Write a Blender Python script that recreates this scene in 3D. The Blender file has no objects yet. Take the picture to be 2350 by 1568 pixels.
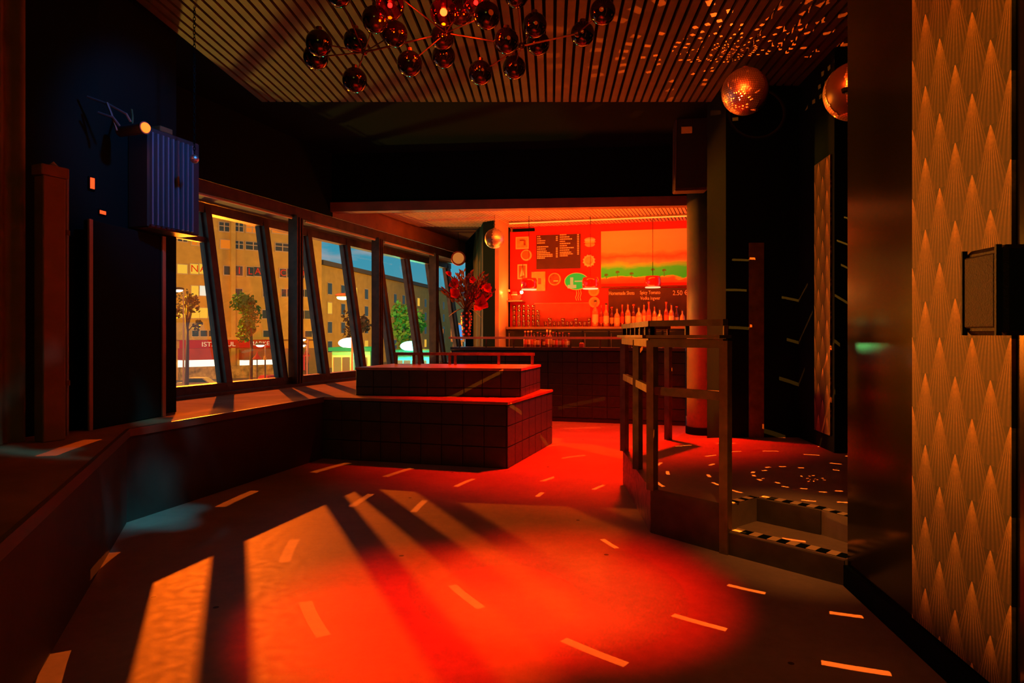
import bpy, bmesh, math, random
from mathutils import Vector, Matrix
R = math.radians
random.seed(7)
SC = bpy.context.scene
COL = SC.collection

# ------------------------------------------------------------------ camera
F, CX, HY, EYE = 1500.0, 1175.0, 770.0, 1.2        # focal length in pixels, centre, horizon row, eye height
cam_d = bpy.data.cameras.new('camera')
cam_d.sensor_width = 36.0
cam_d.lens = 36.0 * F / 2350.0
cam_d.shift_y = -(784 - HY) / 2350.0
cam_d.clip_end = 500
cam = bpy.data.objects.new('camera', cam_d)
cam.location = (0, 0, EYE)
cam.rotation_euler = (R(90), 0, 0)
COL.objects.link(cam)
SC.camera = cam

# ------------------------------------------------------------------ view
SC.view_settings.view_transform = 'Standard'
SC.view_settings.look = 'None'
SC.view_settings.exposure = 0.0
SC.view_settings.gamma = 1.0
SC.view_settings.use_curve_mapping = False

# ------------------------------------------------------------------ world: dusk sky with thin cloud
W = bpy.data.worlds.new('dusk_sky'); SC.world = W
W.use_nodes = True
nt = W.node_tree; nt.nodes.clear()
o_ = nt.nodes.new('ShaderNodeOutputWorld'); bg = nt.nodes.new('ShaderNodeBackground')
tc = nt.nodes.new('ShaderNodeTexCoord'); sx = nt.nodes.new('ShaderNodeSeparateXYZ')
rp = nt.nodes.new('ShaderNodeValToRGB'); nz = nt.nodes.new('ShaderNodeTexNoise'); cr = nt.nodes.new('ShaderNodeValToRGB')
mp = nt.nodes.new('ShaderNodeMapping'); mx = nt.nodes.new('ShaderNodeMix'); mx.data_type = 'RGBA'
mp.inputs['Scale'].default_value = (3.0, 3.0, 14.0)
nz.inputs['Scale'].default_value = 2.2; nz.inputs['Detail'].default_value = 5
rp.color_ramp.elements[0].position = 0.0; rp.color_ramp.elements[0].color = (0.10, 0.34, 0.42, 1)
rp.color_ramp.elements[1].position = 0.22; rp.color_ramp.elements[1].color = (0.005, 0.26, 0.42, 1)
cr.color_ramp.elements[0].position = 0.50; cr.color_ramp.elements[1].position = 0.66
zen = rp.color_ramp.elements.new(0.5); zen.color = (0.003, 0.05, 0.11, 1)
nt.links.new(tc.outputs['Generated'], sx.inputs[0]); nt.links.new(sx.outputs['Z'], rp.inputs['Fac'])
nt.links.new(tc.outputs['Generated'], mp.inputs['Vector']); nt.links.new(mp.outputs[0], nz.inputs['Vector'])
nt.links.new(nz.outputs['Fac'], cr.inputs['Fac']); nt.links.new(cr.outputs[0], mx.inputs[0])
nt.links.new(rp.outputs[0], mx.inputs[6]); mx.inputs[7].default_value = (0.38, 0.36, 0.38, 1)
nt.links.new(mx.outputs[2], bg.inputs['Color']); bg.inputs['Strength'].default_value = 1.15
nt.links.new(bg.outputs[0], o_.inputs['Surface'])

# ------------------------------------------------------------------ lights
def light(name, kind, loc, color, power, target=None, size=0.1, angle=45, blend=0.4, gobo=None):
    d = bpy.data.lights.new(name, kind); d.color = color; d.energy = power
    if kind == 'AREA':
        d.shape = 'RECTANGLE'; d.size, d.size_y = size if isinstance(size, tuple) else (size, size)
    else:
        d.shadow_soft_size = size
    if kind == 'SPOT':
        d.spot_size = R(angle); d.spot_blend = blend
    o = bpy.data.objects.new(name, d); COL.objects.link(o); o.location = loc
    if target is not None:
        o.rotation_euler = (Vector(target) - Vector(loc)).to_track_quat('-Z', 'Y').to_euler()
    if gobo: gobo(d)
    return o

def nmath(nt, op, a, b=None, c=None):
    n = nt.nodes.new('ShaderNodeMath'); n.operation = op
    for i, v in enumerate((a, b, c)):
        if v is None: continue
        if isinstance(v, (int, float)): n.inputs[i].default_value = v
        else: nt.links.new(v, n.inputs[i])
    return n.outputs[0]

def gobo_facets(dphi, dth, half_phi, half_th, seed, keep=0.5):
    """light thrown back by the mirror facets of a turning ball: short dashes on rings about the vertical axis"""
    def f(d):
        d.use_nodes = True; nt = d.node_tree
        em = [n for n in nt.nodes if n.type == 'EMISSION'][0]
        tc = nt.nodes.new('ShaderNodeTexCoord'); s = nt.nodes.new('ShaderNodeSeparateXYZ')
        nt.links.new(tc.outputs['Normal'], s.inputs[0])
        phi = nmath(nt, 'ARCTAN2', s.outputs['Y'], s.outputs['X'])
        th = nmath(nt, 'ARCCOSINE', s.outputs['Z'])
        v = nmath(nt, 'DIVIDE', th, R(dth)); row = nmath(nt, 'FLOOR', v)
        h = nmath(nt, 'FRACT', nmath(nt, 'MULTIPLY', nmath(nt, 'SINE', nmath(nt, 'ADD', nmath(nt, 'MULTIPLY', row, 12.9898), seed)), 437.58))
        u = nmath(nt, 'ADD', nmath(nt, 'DIVIDE', phi, R(dphi)), h)
        cu = nmath(nt, 'FLOOR', u)
        fu = nmath(nt, 'ABSOLUTE', nmath(nt, 'SUBTRACT', nmath(nt, 'FRACT', u), 0.5))
        h2 = nmath(nt, 'FRACT', nmath(nt, 'MULTIPLY', nmath(nt, 'SINE', nmath(nt, 'ADD', nmath(nt, 'MULTIPLY', row, 7.233), nmath(nt, 'MULTIPLY', cu, 3.713))), 971.31))
        jit = nmath(nt, 'MULTIPLY', nmath(nt, 'SUBTRACT', h2, 0.5), 0.5)
        fv = nmath(nt, 'ABSOLUTE', nmath(nt, 'ADD', nmath(nt, 'SUBTRACT', nmath(nt, 'FRACT', v), 0.5), jit))
        m = nmath(nt, 'MULTIPLY', nmath(nt, 'LESS_THAN', fu, half_phi), nmath(nt, 'LESS_THAN', fv, half_th))
        m = nmath(nt, 'MULTIPLY', m, nmath(nt, 'LESS_THAN', h2, keep))
        nt.links.new(m, em.inputs['Strength'])
    return f

def gobo_streaks(scale, lo, hi):
    def f(d):
        d.use_nodes = True; nt = d.node_tree
        em = [n for n in nt.nodes if n.type == 'EMISSION'][0]
        tc = nt.nodes.new('ShaderNodeTexCoord'); m = nt.nodes.new('ShaderNodeMapping'); m.inputs['Scale'].default_value = scale
        n = nt.nodes.new('ShaderNodeTexNoise'); n.inputs['Scale'].default_value = 1; n.inputs['Detail'].default_value = 2
        r = nt.nodes.new('ShaderNodeMapRange'); r.inputs[1].default_value = lo; r.inputs[2].default_value = hi
        nt.links.new(tc.outputs['Normal'], m.inputs[0]); nt.links.new(m.outputs[0], n.inputs['Vector'])
        nt.links.new(n.outputs['Fac'], r.inputs[0]); nt.links.new(r.outputs[0], em.inputs['Strength'])
    return f

SODIUM = (1.0, 0.42, 0.06)
RED = (1.0, 0.03, 0.0)
# street light that throws the window bars over bench and floor, and the market light below the club that reaches the ceiling
light('street_light_glow', 'POINT', (-11.7, 24.9, 9.7), (1.0, 0.115, 0.002), 30000, size=0.12)
light('market_front_glow', 'POINT', (-6.2, 11.2, -3.0), (0.9, 0.45, 0.06), 1500, size=0.15)
light('shop_row_glow', 'POINT', (-8.0, 17.0, 1.4), (1.0, 0.16, 0.005), 10000, size=0.6)
light('shop_corner_glow', 'POINT', (-12.0, 14.5, 1.7), (1.0, 0.26, 0.012), 8000, size=0.3)
light('traffic_light_glow', 'POINT', (-3.6, 22.0, 0.6), (0.02, 1.0, 0.40), 260, size=0.2)
# facade lighting along the street
for x, y, p in ((-52, 62, 6000), (-34, 64, 7000), (-13, 92, 9000), (-7, 120, 12000)):
    light('street_flood', 'POINT', (x, y, 4.5), (1.0, 0.42, 0.0), p * 1.4, size=0.5)
# club lights, with a step fill and a room fill added
light('red_floor_beam', 'SPOT', (0.5, 1.0, 3.4), (1.0, 0.004, 0.0), 2300, target=(0.32, 3.12, 0), size=0.05, angle=24, blend=1.0)
light('red_floor_beam', 'SPOT', (-0.1, 1.0, 3.4), (1.0, 0.004, 0.0), 2300, target=(-0.38, 2.80, 0), size=0.05, angle=25, blend=1.0)
light('amber_floor_beam', 'SPOT', (0.9, 1.3, 3.4), (1.0, 0.26, 0.03), 330, target=(0.18, 3.1, 0), size=0.05, angle=20, blend=1.0)
light('red_wash_bar_floor', 'SPOT', (1.1, 6.6, 3.35), (1.0, 0.006, 0.0), 2000, target=(0.85, 6.9, 0), size=0.06, angle=84, blend=0.9)
light('red_room_wash', 'POINT', (0.3, 3.2, 3.1), (1.0, 0.06, 0.0), 5, size=0.3)
light('amber_wall_beam', 'SPOT', (-1.0, 1.0, 3.0), (1.0, 0.12, 0.01), 10, target=(1.5, 2.3, 1.2), size=0.1, angle=60, blend=1.0)
light('bar_ceiling_wash', 'AREA', (1.1, 8.75, 2.72), (1.0, 0.09, 0.004), 62, target=(1.25, 10.3, 1.9), size=(2.6, 0.3))
light('bar_up_wash', 'AREA', (1.1, 9.45, 1.25), (1.0, 0.10, 0.006), 80, target=(1.0, 9.5, 3.0), size=(2.4, 0.5)).rotation_euler = (R(180), 0, -0.25)
light('ball_pin_beam', 'SPOT', (-0.2, 1.6, 3.35), (1.0, 0.05, 0.003), 1300, target=(1.97, 5.52, 3.26), size=0.03, angle=5.0, blend=0.1)
light('ball_pin_beam', 'SPOT', (0.9, 3.3, 3.2), (1.0, 0.06, 0.003), 170, target=(2.2, 4.2, 2.77), size=0.03, angle=12.5, blend=0.3)
light('ball_facets_floor', 'SPOT', (1.98, 4.28, 2.70), (1.0, 0.14, 0.01), 1300, target=(1.98, 4.28, 0), angle=140, blend=0.15, size=0.0, gobo=gobo_facets(17.0, 7.0, 0.20, 0.036, 0.4, 0.8))
light('ball_facets_ceiling', 'SPOT', (1.76, 5.30, 3.02), (1.0, 0.08, 0.005), 260, target=(1.76, 5.30, 4.0), angle=165, blend=0.1, size=0.0, gobo=gobo_facets(9.0, 5.5, 0.2, 0.2, 1.7, 0.5))
light('blue_bench_beam', 'SPOT', (0.2, 2.2, 3.3), (0.01, 0.36, 0.52), 800, target=(-2.33, 4.0, 0.45), size=0.03, angle=22, blend=0.6, gobo=gobo_streaks((5, 5, 26), 0.50, 0.62))
light('blue_wall_beam', 'SPOT', (-1.3, 3.9, 3.1), (0.0, 0.24, 0.85), 42, target=(-2.6, 4.7, 2.5), size=0.05, angle=62, blend=0.7)
light('step_fill', 'SPOT', (0.9, 2.2, 3.35), (1.0, 0.26, 0.04), 170, target=(1.5, 3.45, 0.15), size=0.04, angle=20, blend=1.0)  # added to brighten the step tape, no such lamp known
light('dim_olive_fill', 'POINT', (-0.6, -1.2, 3.1), (0.55, 0.60, 0.10), 14.0, size=0.6)  # dim fill added behind the camera, no fixture known there

# ------------------------------------------------------------------ materials
MATS = {}
def mat(name, col, rough=0.6, metal=0.0, spec=0.5, emit=None, estr=0.0, bump=0.0, bscale=40, var=0.0, vscale=6, coat=0.0):
    if name in MATS: return MATS[name]
    m = bpy.data.materials.new(name); m.use_nodes = True
    nt = m.node_tree; b = nt.nodes['Principled BSDF']
    b.inputs['Base Color'].default_value = (*col, 1); b.inputs['Roughness'].default_value = rough
    b.inputs['Metallic'].default_value = metal; b.inputs['Specular IOR Level'].default_value = spec
    if coat: b.inputs['Coat Weight'].default_value = coat
    if emit:
        b.inputs['Emission Color'].default_value = (*emit, 1); b.inputs['Emission Strength'].default_value = estr
    if bump or var:
        tc = nt.nodes.new('ShaderNodeTexCoord'); n = nt.nodes.new('ShaderNodeTexNoise')
        n.inputs['Scale'].default_value = vscale; n.inputs['Detail'].default_value = 6
        nt.links.new(tc.outputs['Object'], n.inputs['Vector'])
        if var:
            r = nt.nodes.new('ShaderNodeValToRGB')
            r.color_ramp.elements[0].position = 0.3; r.color_ramp.elements[1].position = 0.7
            r.color_ramp.elements[0].color = (*[c * (1 - var) for c in col], 1)
            r.color_ramp.elements[1].color = (*[min(1, c * (1 + var)) for c in col], 1)
            nt.links.new(n.outputs['Fac'], r.inputs['Fac']); nt.links.new(r.outputs[0], b.inputs['Base Color'])
        if bump:
            n2 = nt.nodes.new('ShaderNodeTexNoise'); n2.inputs['Scale'].default_value = bscale; n2.inputs['Detail'].default_value = 4
            nt.links.new(tc.outputs['Object'], n2.inputs['Vector'])
            bp = nt.nodes.new('ShaderNodeBump'); bp.inputs['Strength'].default_value = bump; bp.inputs['Distance'].default_value = 0.01
            nt.links.new(n2.outputs['Fac'], bp.inputs['Height']); nt.links.new(bp.outputs[0], b.inputs['Normal'])
    MATS[name] = m
    return m

def glass(name, tint=(1, 1, 1), ior=1.45, rough=0.0, boost=0.0):
    m = bpy.data.materials.new(name); m.use_nodes = True
    nt = m.node_tree; nt.nodes.clear()
    o = nt.nodes.new('ShaderNodeOutputMaterial'); t = nt.nodes.new('ShaderNodeBsdfTransparent'); g = nt.nodes.new('ShaderNodeBsdfGlossy')
    lw = nt.nodes.new('ShaderNodeLayerWeight'); lw.inputs['Blend'].default_value = 0.5
    f0 = ((ior - 1) / (ior + 1)) ** 2
    mx = nt.nodes.new('ShaderNodeMixShader')
    t.inputs['Color'].default_value = (*tint, 1); g.inputs['Roughness'].default_value = rough
    fac = nmath(nt, 'ADD', nmath(nt, 'MULTIPLY', nmath(nt, 'POWER', lw.outputs['Facing'], 5.0), 1 - f0), f0)
    if boost: fac = nmath(nt, 'ADD', fac, boost)
    nt.links.new(fac, mx.inputs[0]); nt.links.new(t.outputs[0], mx.inputs[1]); nt.links.new(g.outputs[0], mx.inputs[2])
    nt.links.new(mx.outputs[0], o.inputs['Surface'])
    MATS[name] = m
    return m

def emit(name, col, s):
    m = mat(name, (0.02, 0.02, 0.02), 0.6, spec=0.05, emit=col, estr=s)
    return m

BLACK = mat('black_teal_shade', (0.003, 0.011, 0.009), 0.85, spec=0.06, bump=0.1, bscale=60)  # teal of the shadows mixed into the black
BLACKW = mat('black_wall_teal_shade', (0.005, 0.019, 0.016), 0.85, spec=0.08, bump=0.1, bscale=30)  # same teal shadow tone put into the wall black
SLAT = mat('slat_lacquer', (0.10, 0.11, 0.055), 0.55, spec=0.3, var=0.2, vscale=5)
DARKMETAL = mat('dark_steel', (0.20, 0.14, 0.055), 0.6, metal=0.0, spec=0.2, var=0.25, vscale=12)
FRAME = mat('bronze_frame', (0.085, 0.055, 0.03), 0.5, var=0.4, vscale=9, bump=0.1)
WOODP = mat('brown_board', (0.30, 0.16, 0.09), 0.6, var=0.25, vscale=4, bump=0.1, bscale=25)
TILE = mat('charcoal_tile', (0.045, 0.070, 0.038), 0.42, var=0.25, vscale=7, bump=0.08, bscale=50)
TILEB = mat('bar_tile', (0.018, 0.028, 0.024), 0.3, var=0.3, vscale=7)
GROUT = mat('dark_grout', (0.02, 0.018, 0.015), 0.9)
BENCHTOP = mat('bench_board', (0.34, 0.20, 0.10), 0.85, spec=0.1, var=0.25, vscale=3, bump=0.05)
BENCHFACE = mat('bench_face', (0.035, 0.03, 0.022), 0.6, var=0.3, vscale=3, bump=0.1, bscale=20)
COLUMN = mat('column_plaster', (0.36, 0.30, 0.12), 0.5, var=0.15, vscale=3, bump=0.05)
REDWALL = mat('red_wall_paint', (0.75, 0.012, 0.006), 0.6, var=0.15, vscale=4)
SMOKE = mat('smoked_mirror_glass', (0.16, 0.13, 0.11), 0.04, metal=0.95)
STEM = mat('chandelier_brass', (0.25, 0.18, 0.10), 0.3, metal=0.9)
MIRROR = mat('mirror_facets', (0.85, 0.8, 0.75), 0.4, metal=1.0)
TAPE = mat('hazard_tape', (0.85, 0.68, 0.36), 0.55)
SPEAKER = mat('speaker_black', (0.015, 0.015, 0.013), 0.6, bump=0.3, bscale=160)
WHITE = mat('pale_enamel', (0.8, 0.75, 0.65), 0.5)
PANE = glass('window_glass', (0.94, 0.96, 0.95), 1.45)
CLEARG = glass('bottle_glass', (0.85, 0.8, 0.7), 1.5, 0.05, 0.12)

def concrete():
    m = bpy.data.materials.new('worn_concrete'); m.use_nodes = True; nt = m.node_tree; b = nt.nodes['Principled BSDF']
    tc = nt.nodes.new('ShaderNodeTexCoord')
    n1 = nt.nodes.new('ShaderNodeTexNoise'); n1.inputs['Scale'].default_value = 1.3; n1.inputs['Detail'].default_value = 8; n1.inputs['Roughness'].default_value = 0.65
    n2 = nt.nodes.new('ShaderNodeTexNoise'); n2.inputs['Scale'].default_value = 22; n2.inputs['Detail'].default_value = 6
    v = nt.nodes.new('ShaderNodeTexVoronoi'); v.inputs['Scale'].default_value = 2.6
    for n in (n1, n2, v): nt.links.new(tc.outputs['Object'], n.inputs['Vector'])
    r = nt.nodes.new('ShaderNodeValToRGB'); r.color_ramp.elements[0].position = 0.3; r.color_ramp.elements[1].position = 0.72
    r.color_ramp.elements[0].color = (0.20, 0.175, 0.14, 1); r.color_ramp.elements[1].color = (0.42, 0.35, 0.27, 1)
    mixf = nmath(nt, 'ADD', nmath(nt, 'MULTIPLY', n1.outputs['Fac'], 0.75), nmath(nt, 'MULTIPLY', n2.outputs['Fac'], 0.25))
    nt.links.new(mixf, r.inputs['Fac'])
    spot = nmath(nt, 'LESS_THAN', v.outputs['Distance'], 0.035)      # trodden-in chewing gum
    mx = nt.nodes.new('ShaderNodeMix'); mx.data_type = 'RGBA'
    nt.links.new(spot, mx.inputs[0]); nt.links.new(r.outputs[0], mx.inputs[6]); mx.inputs[7].default_value = (0.04, 0.035, 0.03, 1)
    nt.links.new(mx.outputs[2], b.inputs['Base Color'])
    nt.links.new(nmath(nt, 'ADD', nmath(nt, 'MULTIPLY', n2.outputs['Fac'], 0.25), 0.42), b.inputs['Roughness'])
    b.inputs['Specular IOR Level'].default_value = 0.35
    bp = nt.nodes.new('ShaderNodeBump'); bp.inputs['Strength'].default_value = 0.12; bp.inputs['Distance'].default_value = 0.01
    nt.links.new(n2.outputs['Fac'], bp.inputs['Height']); nt.links.new(bp.outputs[0], b.inputs['Normal'])
    return m
CONCRETE = concrete()

def fan_paper():
    """gold rays fanning down from staggered points, printed on dark brown paper; object X runs along the wall, Z up"""
    m = bpy.data.materials.new('fan_wallpaper'); m.use_nodes = True; nt = m.node_tree; b = nt.nodes['Principled BSDF']
    tc = nt.nodes.new('ShaderNodeTexCoord'); s = nt.nodes.new('ShaderNodeSeparateXYZ')
    nt.links.new(tc.outputs['Object'], s.inputs[0])
    X, Z = s.outputs['X'], s.outputs['Z']
    PW, PH = 0.19, 0.265
    nz = nt.nodes.new('ShaderNodeTexNoise'); nz.inputs['Scale'].default_value = 90; nt.links.new(tc.outputs['Object'], nz.inputs['Vector'])
    def layer(ox, oz):
        u = nmath(nt, 'SUBTRACT', nmath(nt, 'FRACT', nmath(nt, 'DIVIDE', nmath(nt, 'ADD', X, ox), PW)), 0.5)      # -.5 .. .5
        v = nmath(nt, 'SUBTRACT', 1.0, nmath(nt, 'FRACT', nmath(nt, 'DIVIDE', nmath(nt, 'ADD', Z, oz), PH)))       # 0 at the point, 1 below
        wid = nmath(nt, 'ADD', nmath(nt, 'MULTIPLY', nmath(nt, 'POWER', v, 0.95), 0.58), 0.012)
        inside = nmath(nt, 'LESS_THAN', nmath(nt, 'ABSOLUTE', u), nmath(nt, 'MINIMUM', wid, 0.49))
        ang = nmath(nt, 'DIVIDE', u, nmath(nt, 'ADD', wid, 0.02))
        ray = nmath(nt, 'POWER', nmath(nt, 'ABSOLUTE', nmath(nt, 'SINE', nmath(nt, 'MULTIPLY', ang, 15.0))), 2.2)
        edge = nmath(nt, 'SUBTRACT', 1.0, nmath(nt, 'MULTIPLY', nmath(nt, 'ABSOLUTE', ang), 0.45))
        gap = nmath(nt, 'MULTIPLY', nmath(nt, 'MINIMUM', nmath(nt, 'MULTIPLY', v, 3.0), 0.92), nmath(nt, 'SUBTRACT', 1.0, ray))
        fade = nmath(nt, 'ADD', nmath(nt, 'MULTIPLY', nmath(nt, 'POWER', nmath(nt, 'SUBTRACT', 1.0, v), 1.7), 0.85), 0.10)
        val = nmath(nt, 'MULTIPLY', nmath(nt, 'MULTIPLY', nmath(nt, 'SUBTRACT', 1.0, gap), edge), fade)
        return nmath(nt, 'MULTIPLY', inside, val)
    v = nmath(nt, 'MAXIMUM', layer(0.0, 0.0), layer(PW / 2, PH / 2))
    v = nmath(nt, 'MULTIPLY', v, nmath(nt, 'ADD', nz.outputs['Fac'], 0.5))
    r = nt.nodes.new('ShaderNodeValToRGB')
    r.color_ramp.elements[0].position = 0.0; r.color_ramp.elements[0].color = (0.030, 0.016, 0.008, 1)
    r.color_ramp.elements[1].position = 1.0; r.color_ramp.elements[1].color = (0.85, 0.46, 0.16, 1)
    nt.links.new(v, r.inputs['Fac']); nt.links.new(r.outputs[0], b.inputs['Base Color'])
    b.inputs['Roughness'].default_value = 0.6
    return m
PAPER = fan_paper()

def beach_print():
    """poster of a shore: warm clouded sky, green water band, red sand"""
    m = bpy.data.materials.new('beach_print'); m.use_nodes = True; nt = m.node_tree; b = nt.nodes['Principled BSDF']
    tc = nt.nodes.new('ShaderNodeTexCoord'); s = nt.nodes.new('ShaderNodeSeparateXYZ'); nt.links.new(tc.outputs['Object'], s.inputs[0])
    mpn = nt.nodes.new('ShaderNodeMapping'); mpn.inputs['Scale'].default_value = (2.2, 1, 5)
    n = nt.nodes.new('ShaderNodeTexNoise'); n.inputs['Scale'].default_value = 1.4; n.inputs['Detail'].default_value = 5
    nt.links.new(tc.outputs['Object'], mpn.inputs[0]); nt.links.new(mpn.outputs[0], n.inputs['Vector'])
    h = nmath(nt, 'ADD', nmath(nt, 'DIVIDE', s.outputs['Z'], 0.84), nmath(nt, 'MULTIPLY', nmath(nt, 'SUBTRACT', n.outputs['Fac'], 0.5), 0.22))
    r = nt.nodes.new('ShaderNodeValToRGB'); e = r.color_ramp.elements
    e[0].position = 0.0; e[0].color = (0.85, 0.06, 0.02, 1); e[1].position = 1.0; e[1].color = (0.6, 0.50, 0.12, 1)
    for p, c in ((0.09, (0.9, 0.15, 0.04)), (0.13, (0.01, 0.95, 0.06)), (0.27, (0.02, 0.95, 0.08)), (0.33, (0.20, 0.80, 0.06)), (0.38, (0.30, 0.60, 0.05)),
                 (0.40, (0.95, 0.40, 0.10)), (0.50, (0.95, 0.12, 0.03)), (0.60, (0.90, 0.40, 0.08)), (0.85, (0.85, 0.50, 0.12))):
        x = e.new(p); x.color = (*c, 1)
    nt.links.new(h, r.inputs['Fac']); nt.links.new(r.outputs[0], b.inputs['Base Color']); b.inputs['Roughness'].default_value = 0.5
    # a backlit print
    nt.links.new(r.outputs[0], b.inputs['Emission Color']); b.inputs['Emission Strength'].default_value = 0.03
    return m

# ------------------------------------------------------------------ geometry helpers
def at(px, py, Y):
    return Vector(((px - CX) * Y / F, Y, EYE - (py - HY) * Y / F))
def onz(px, py, z=0.0):
    Y = (EYE - z) * F / (py - HY)
    return Vector(((px - CX) * Y / F, Y, z))

def tag(o, label=None, cat=None, group=None, kind=None):
    if label: o['label'] = label
    if cat: o['category'] = cat
    if group: o['group'] = group
    if kind: o['kind'] = kind
    return o

def link(name, me, m=None, parent=None, loc=(0, 0, 0), rz=0.0, smooth=False):
    o = bpy.data.objects.new(name, me); COL.objects.link(o)
    if m is not None and not me.materials: me.materials.append(m)
    if parent is not None: o.parent = parent
    o.location = loc; o.rotation_euler = (0, 0, rz)
    if smooth:
        for p in me.polygons: p.use_smooth = True
    return o

def empty(name, loc=(0, 0, 0), rz=0.0, parent=None):
    o = bpy.data.objects.new(name, None); COL.objects.link(o); o.location = loc; o.rotation_euler = (0, 0, rz); o.empty_display_size = 0.1
    if parent is not None: o.parent = parent
    return o

class MB:
    def __init__(s): s.v = []; s.f = []
    def add(s, vs, fs):
        k = len(s.v); s.v += [tuple(v) for v in vs]; s.f += [tuple(i + k for i in f) for f in fs]; return s
    def box(s, x0, x1, y0, y1, z0, z1):
        return s.add([(x0, y0, z0), (x1, y0, z0), (x1, y1, z0), (x0, y1, z0), (x0, y0, z1), (x1, y0, z1), (x1, y1, z1), (x0, y1, z1)],
                     [(0, 3, 2, 1), (4, 5, 6, 7), (0, 1, 5, 4), (1, 2, 6, 5), (2, 3, 7, 6), (3, 0, 4, 7)])
    def cbox(s, x0, x1, y0, y1, z0, z1, b=0.006):
        """box with chamfered edges"""
        bm = bmesh.new(); bmesh.ops.create_cube(bm, size=1)
        for v in bm.verts: v.co = Vector(((x0 + x1) / 2 + v.co.x * (x1 - x0), (y0 + y1) / 2 + v.co.y * (y1 - y0), (z0 + z1) / 2 + v.co.z * (z1 - z0)))
        bmesh.ops.bevel(bm, geom=bm.edges[:], offset=b, segments=1, affect='EDGES')
        bm.verts.index_update()
        s.add([v.co[:] for v in bm.verts], [[v.index for v in f.verts] for f in bm.faces]); bm.free(); return s
    def prism(s, poly, z0, z1):
        n = len(poly)
        a = sum(poly[i][0] * poly[(i + 1) % n][1] - poly[(i + 1) % n][0] * poly[i][1] for i in range(n))
        if a < 0: poly = poly[::-1]
        vs = [(p[0], p[1], z0) for p in poly] + [(p[0], p[1], z1) for p in poly]
        fs = [tuple(range(n - 1, -1, -1)), tuple(range(n, 2 * n))] + [(i, (i + 1) % n, n + (i + 1) % n, n + i) for i in range(n)]
        return s.add(vs, fs)
    def bar(s, a, b, w, h, up=(0, 0, 1)):
        a, b = Vector(a), Vector(b); d = (b - a).normalized(); u = Vector(up)
        sd = d.cross(u)
        if sd.length < 1e-5: sd = d.cross(Vector((1, 0, 0)))
        sd.normalize(); u = sd.cross(d).normalized()
        vs = []
        for p in (a, b):
            for i, j in ((-1, -1), (1, -1), (1, 1), (-1, 1)): vs.append(p + sd * (i * w / 2) + u * (j * h / 2))
        return s.add(vs, [(0, 3, 2, 1), (4, 5, 6, 7), (0, 1, 5, 4), (1, 2, 6, 5), (2, 3, 7, 6), (3, 0, 4, 7)])
    def tube(s, pts, r, n=8):
        pts = [Vector(p) for p in pts]
        rs = r if isinstance(r, (list, tuple)) else [r] * len(pts)
        k = len(s.v); ref = None
        for i, p in enumerate(pts):
            d = (pts[min(i + 1, len(pts) - 1)] - pts[max(i - 1, 0)]).normalized()
            if ref is None: ref = d.orthogonal().normalized()
            ref = (ref - d * ref.dot(d)).normalized(); q = d.cross(ref)
            for j in range(n):
                a = 2 * math.pi * j / n; s.v.append(tuple(p + (ref * math.cos(a) + q * math.sin(a)) * rs[i]))
        for i in range(len(pts) - 1):
            for j in range(n): s.f.append((k + i * n + j, k + i * n + (j + 1) % n, k + (i + 1) * n + (j + 1) % n, k + (i + 1) * n + j))
        s.f.append(tuple(k + j for j in range(n - 1, -1, -1))); s.f.append(tuple(k + (len(pts) - 1) * n + j for j in range(n)))
        return s
    def lathe(s, prof, n=20, c=(0, 0, 0)):
        k = len(s.v)
        for r, z in prof:
            for j in range(n):
                a = 2 * math.pi * j / n; s.v.append((c[0] + r * math.cos(a), c[1] + r * math.sin(a), c[2] + z))
        for i in range(len(prof) - 1):
            for j in range(n): s.f.append((k + i * n + j, k + i * n + (j + 1) % n, k + (i + 1) * n + (j + 1) % n, k + (i + 1) * n + j))
        s.f.append(tuple(k + j for j in range(n - 1, -1, -1))); s.f.append(tuple(k + (len(prof) - 1) * n + j for j in range(n)))
        return s
    def ball(s, c, r, n=20, m=12, sq=(1, 1, 1)):
        prof = [(max(1e-4, math.sin(math.pi * i / m)) * r, -math.cos(math.pi * i / m) * r) for i in range(m + 1)]
        k = len(s.v); s.lathe(prof, n)
        for i in range(k, len(s.v)):
            v = s.v[i]; s.v[i] = (c[0] + v[0] * sq[0], c[1] + v[1] * sq[1], c[2] + v[2] * sq[2])
        return s
    def mesh(s, name='mesh'):
        me = bpy.data.meshes.new(name); me.from_pydata(s.v, [], s.f); me.update(); return me
    def build(s, name, m, parent=None, loc=(0, 0, 0), rz=0.0, smooth=False):
        return link(name, s.mesh(name), m, parent, loc, rz, smooth)

def text(name, body, size, m, parent, loc, rot, ext=0.002, align='LEFT', sx=1.0):
    c = bpy.data.curves.new(name, 'FONT'); c.body = body; c.size = size; c.extrude = ext; c.align_x = align; c.align_y = 'CENTER'
    t_ = bpy.data.objects.new(name + '_curve', c); COL.objects.link(t_); bpy.context.view_layer.update()
    me = bpy.data.meshes.new_from_object(t_.evaluated_get(bpy.context.evaluated_depsgraph_get()))
    bpy.data.objects.remove(t_); bpy.data.curves.remove(c); me.materials.clear(); me.materials.append(m)
    o = bpy.data.objects.new(name, me); COL.objects.link(o)
    o.parent = parent; o.location = loc; o.rotation_euler = rot; o.scale = (sx, 1, 1)
    return o

def wallbox(mb, a, b, t, z0, z1):
    """slab standing on the line a-b with its face there and its thickness t to the right of a->b"""
    a, b = Vector(a[:2]), Vector(b[:2]); d = (b - a).normalized(); n = Vector((d.y, -d.x)) * t
    return mb.prism([a, b, b + n, a + n], z0, z1)

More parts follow.
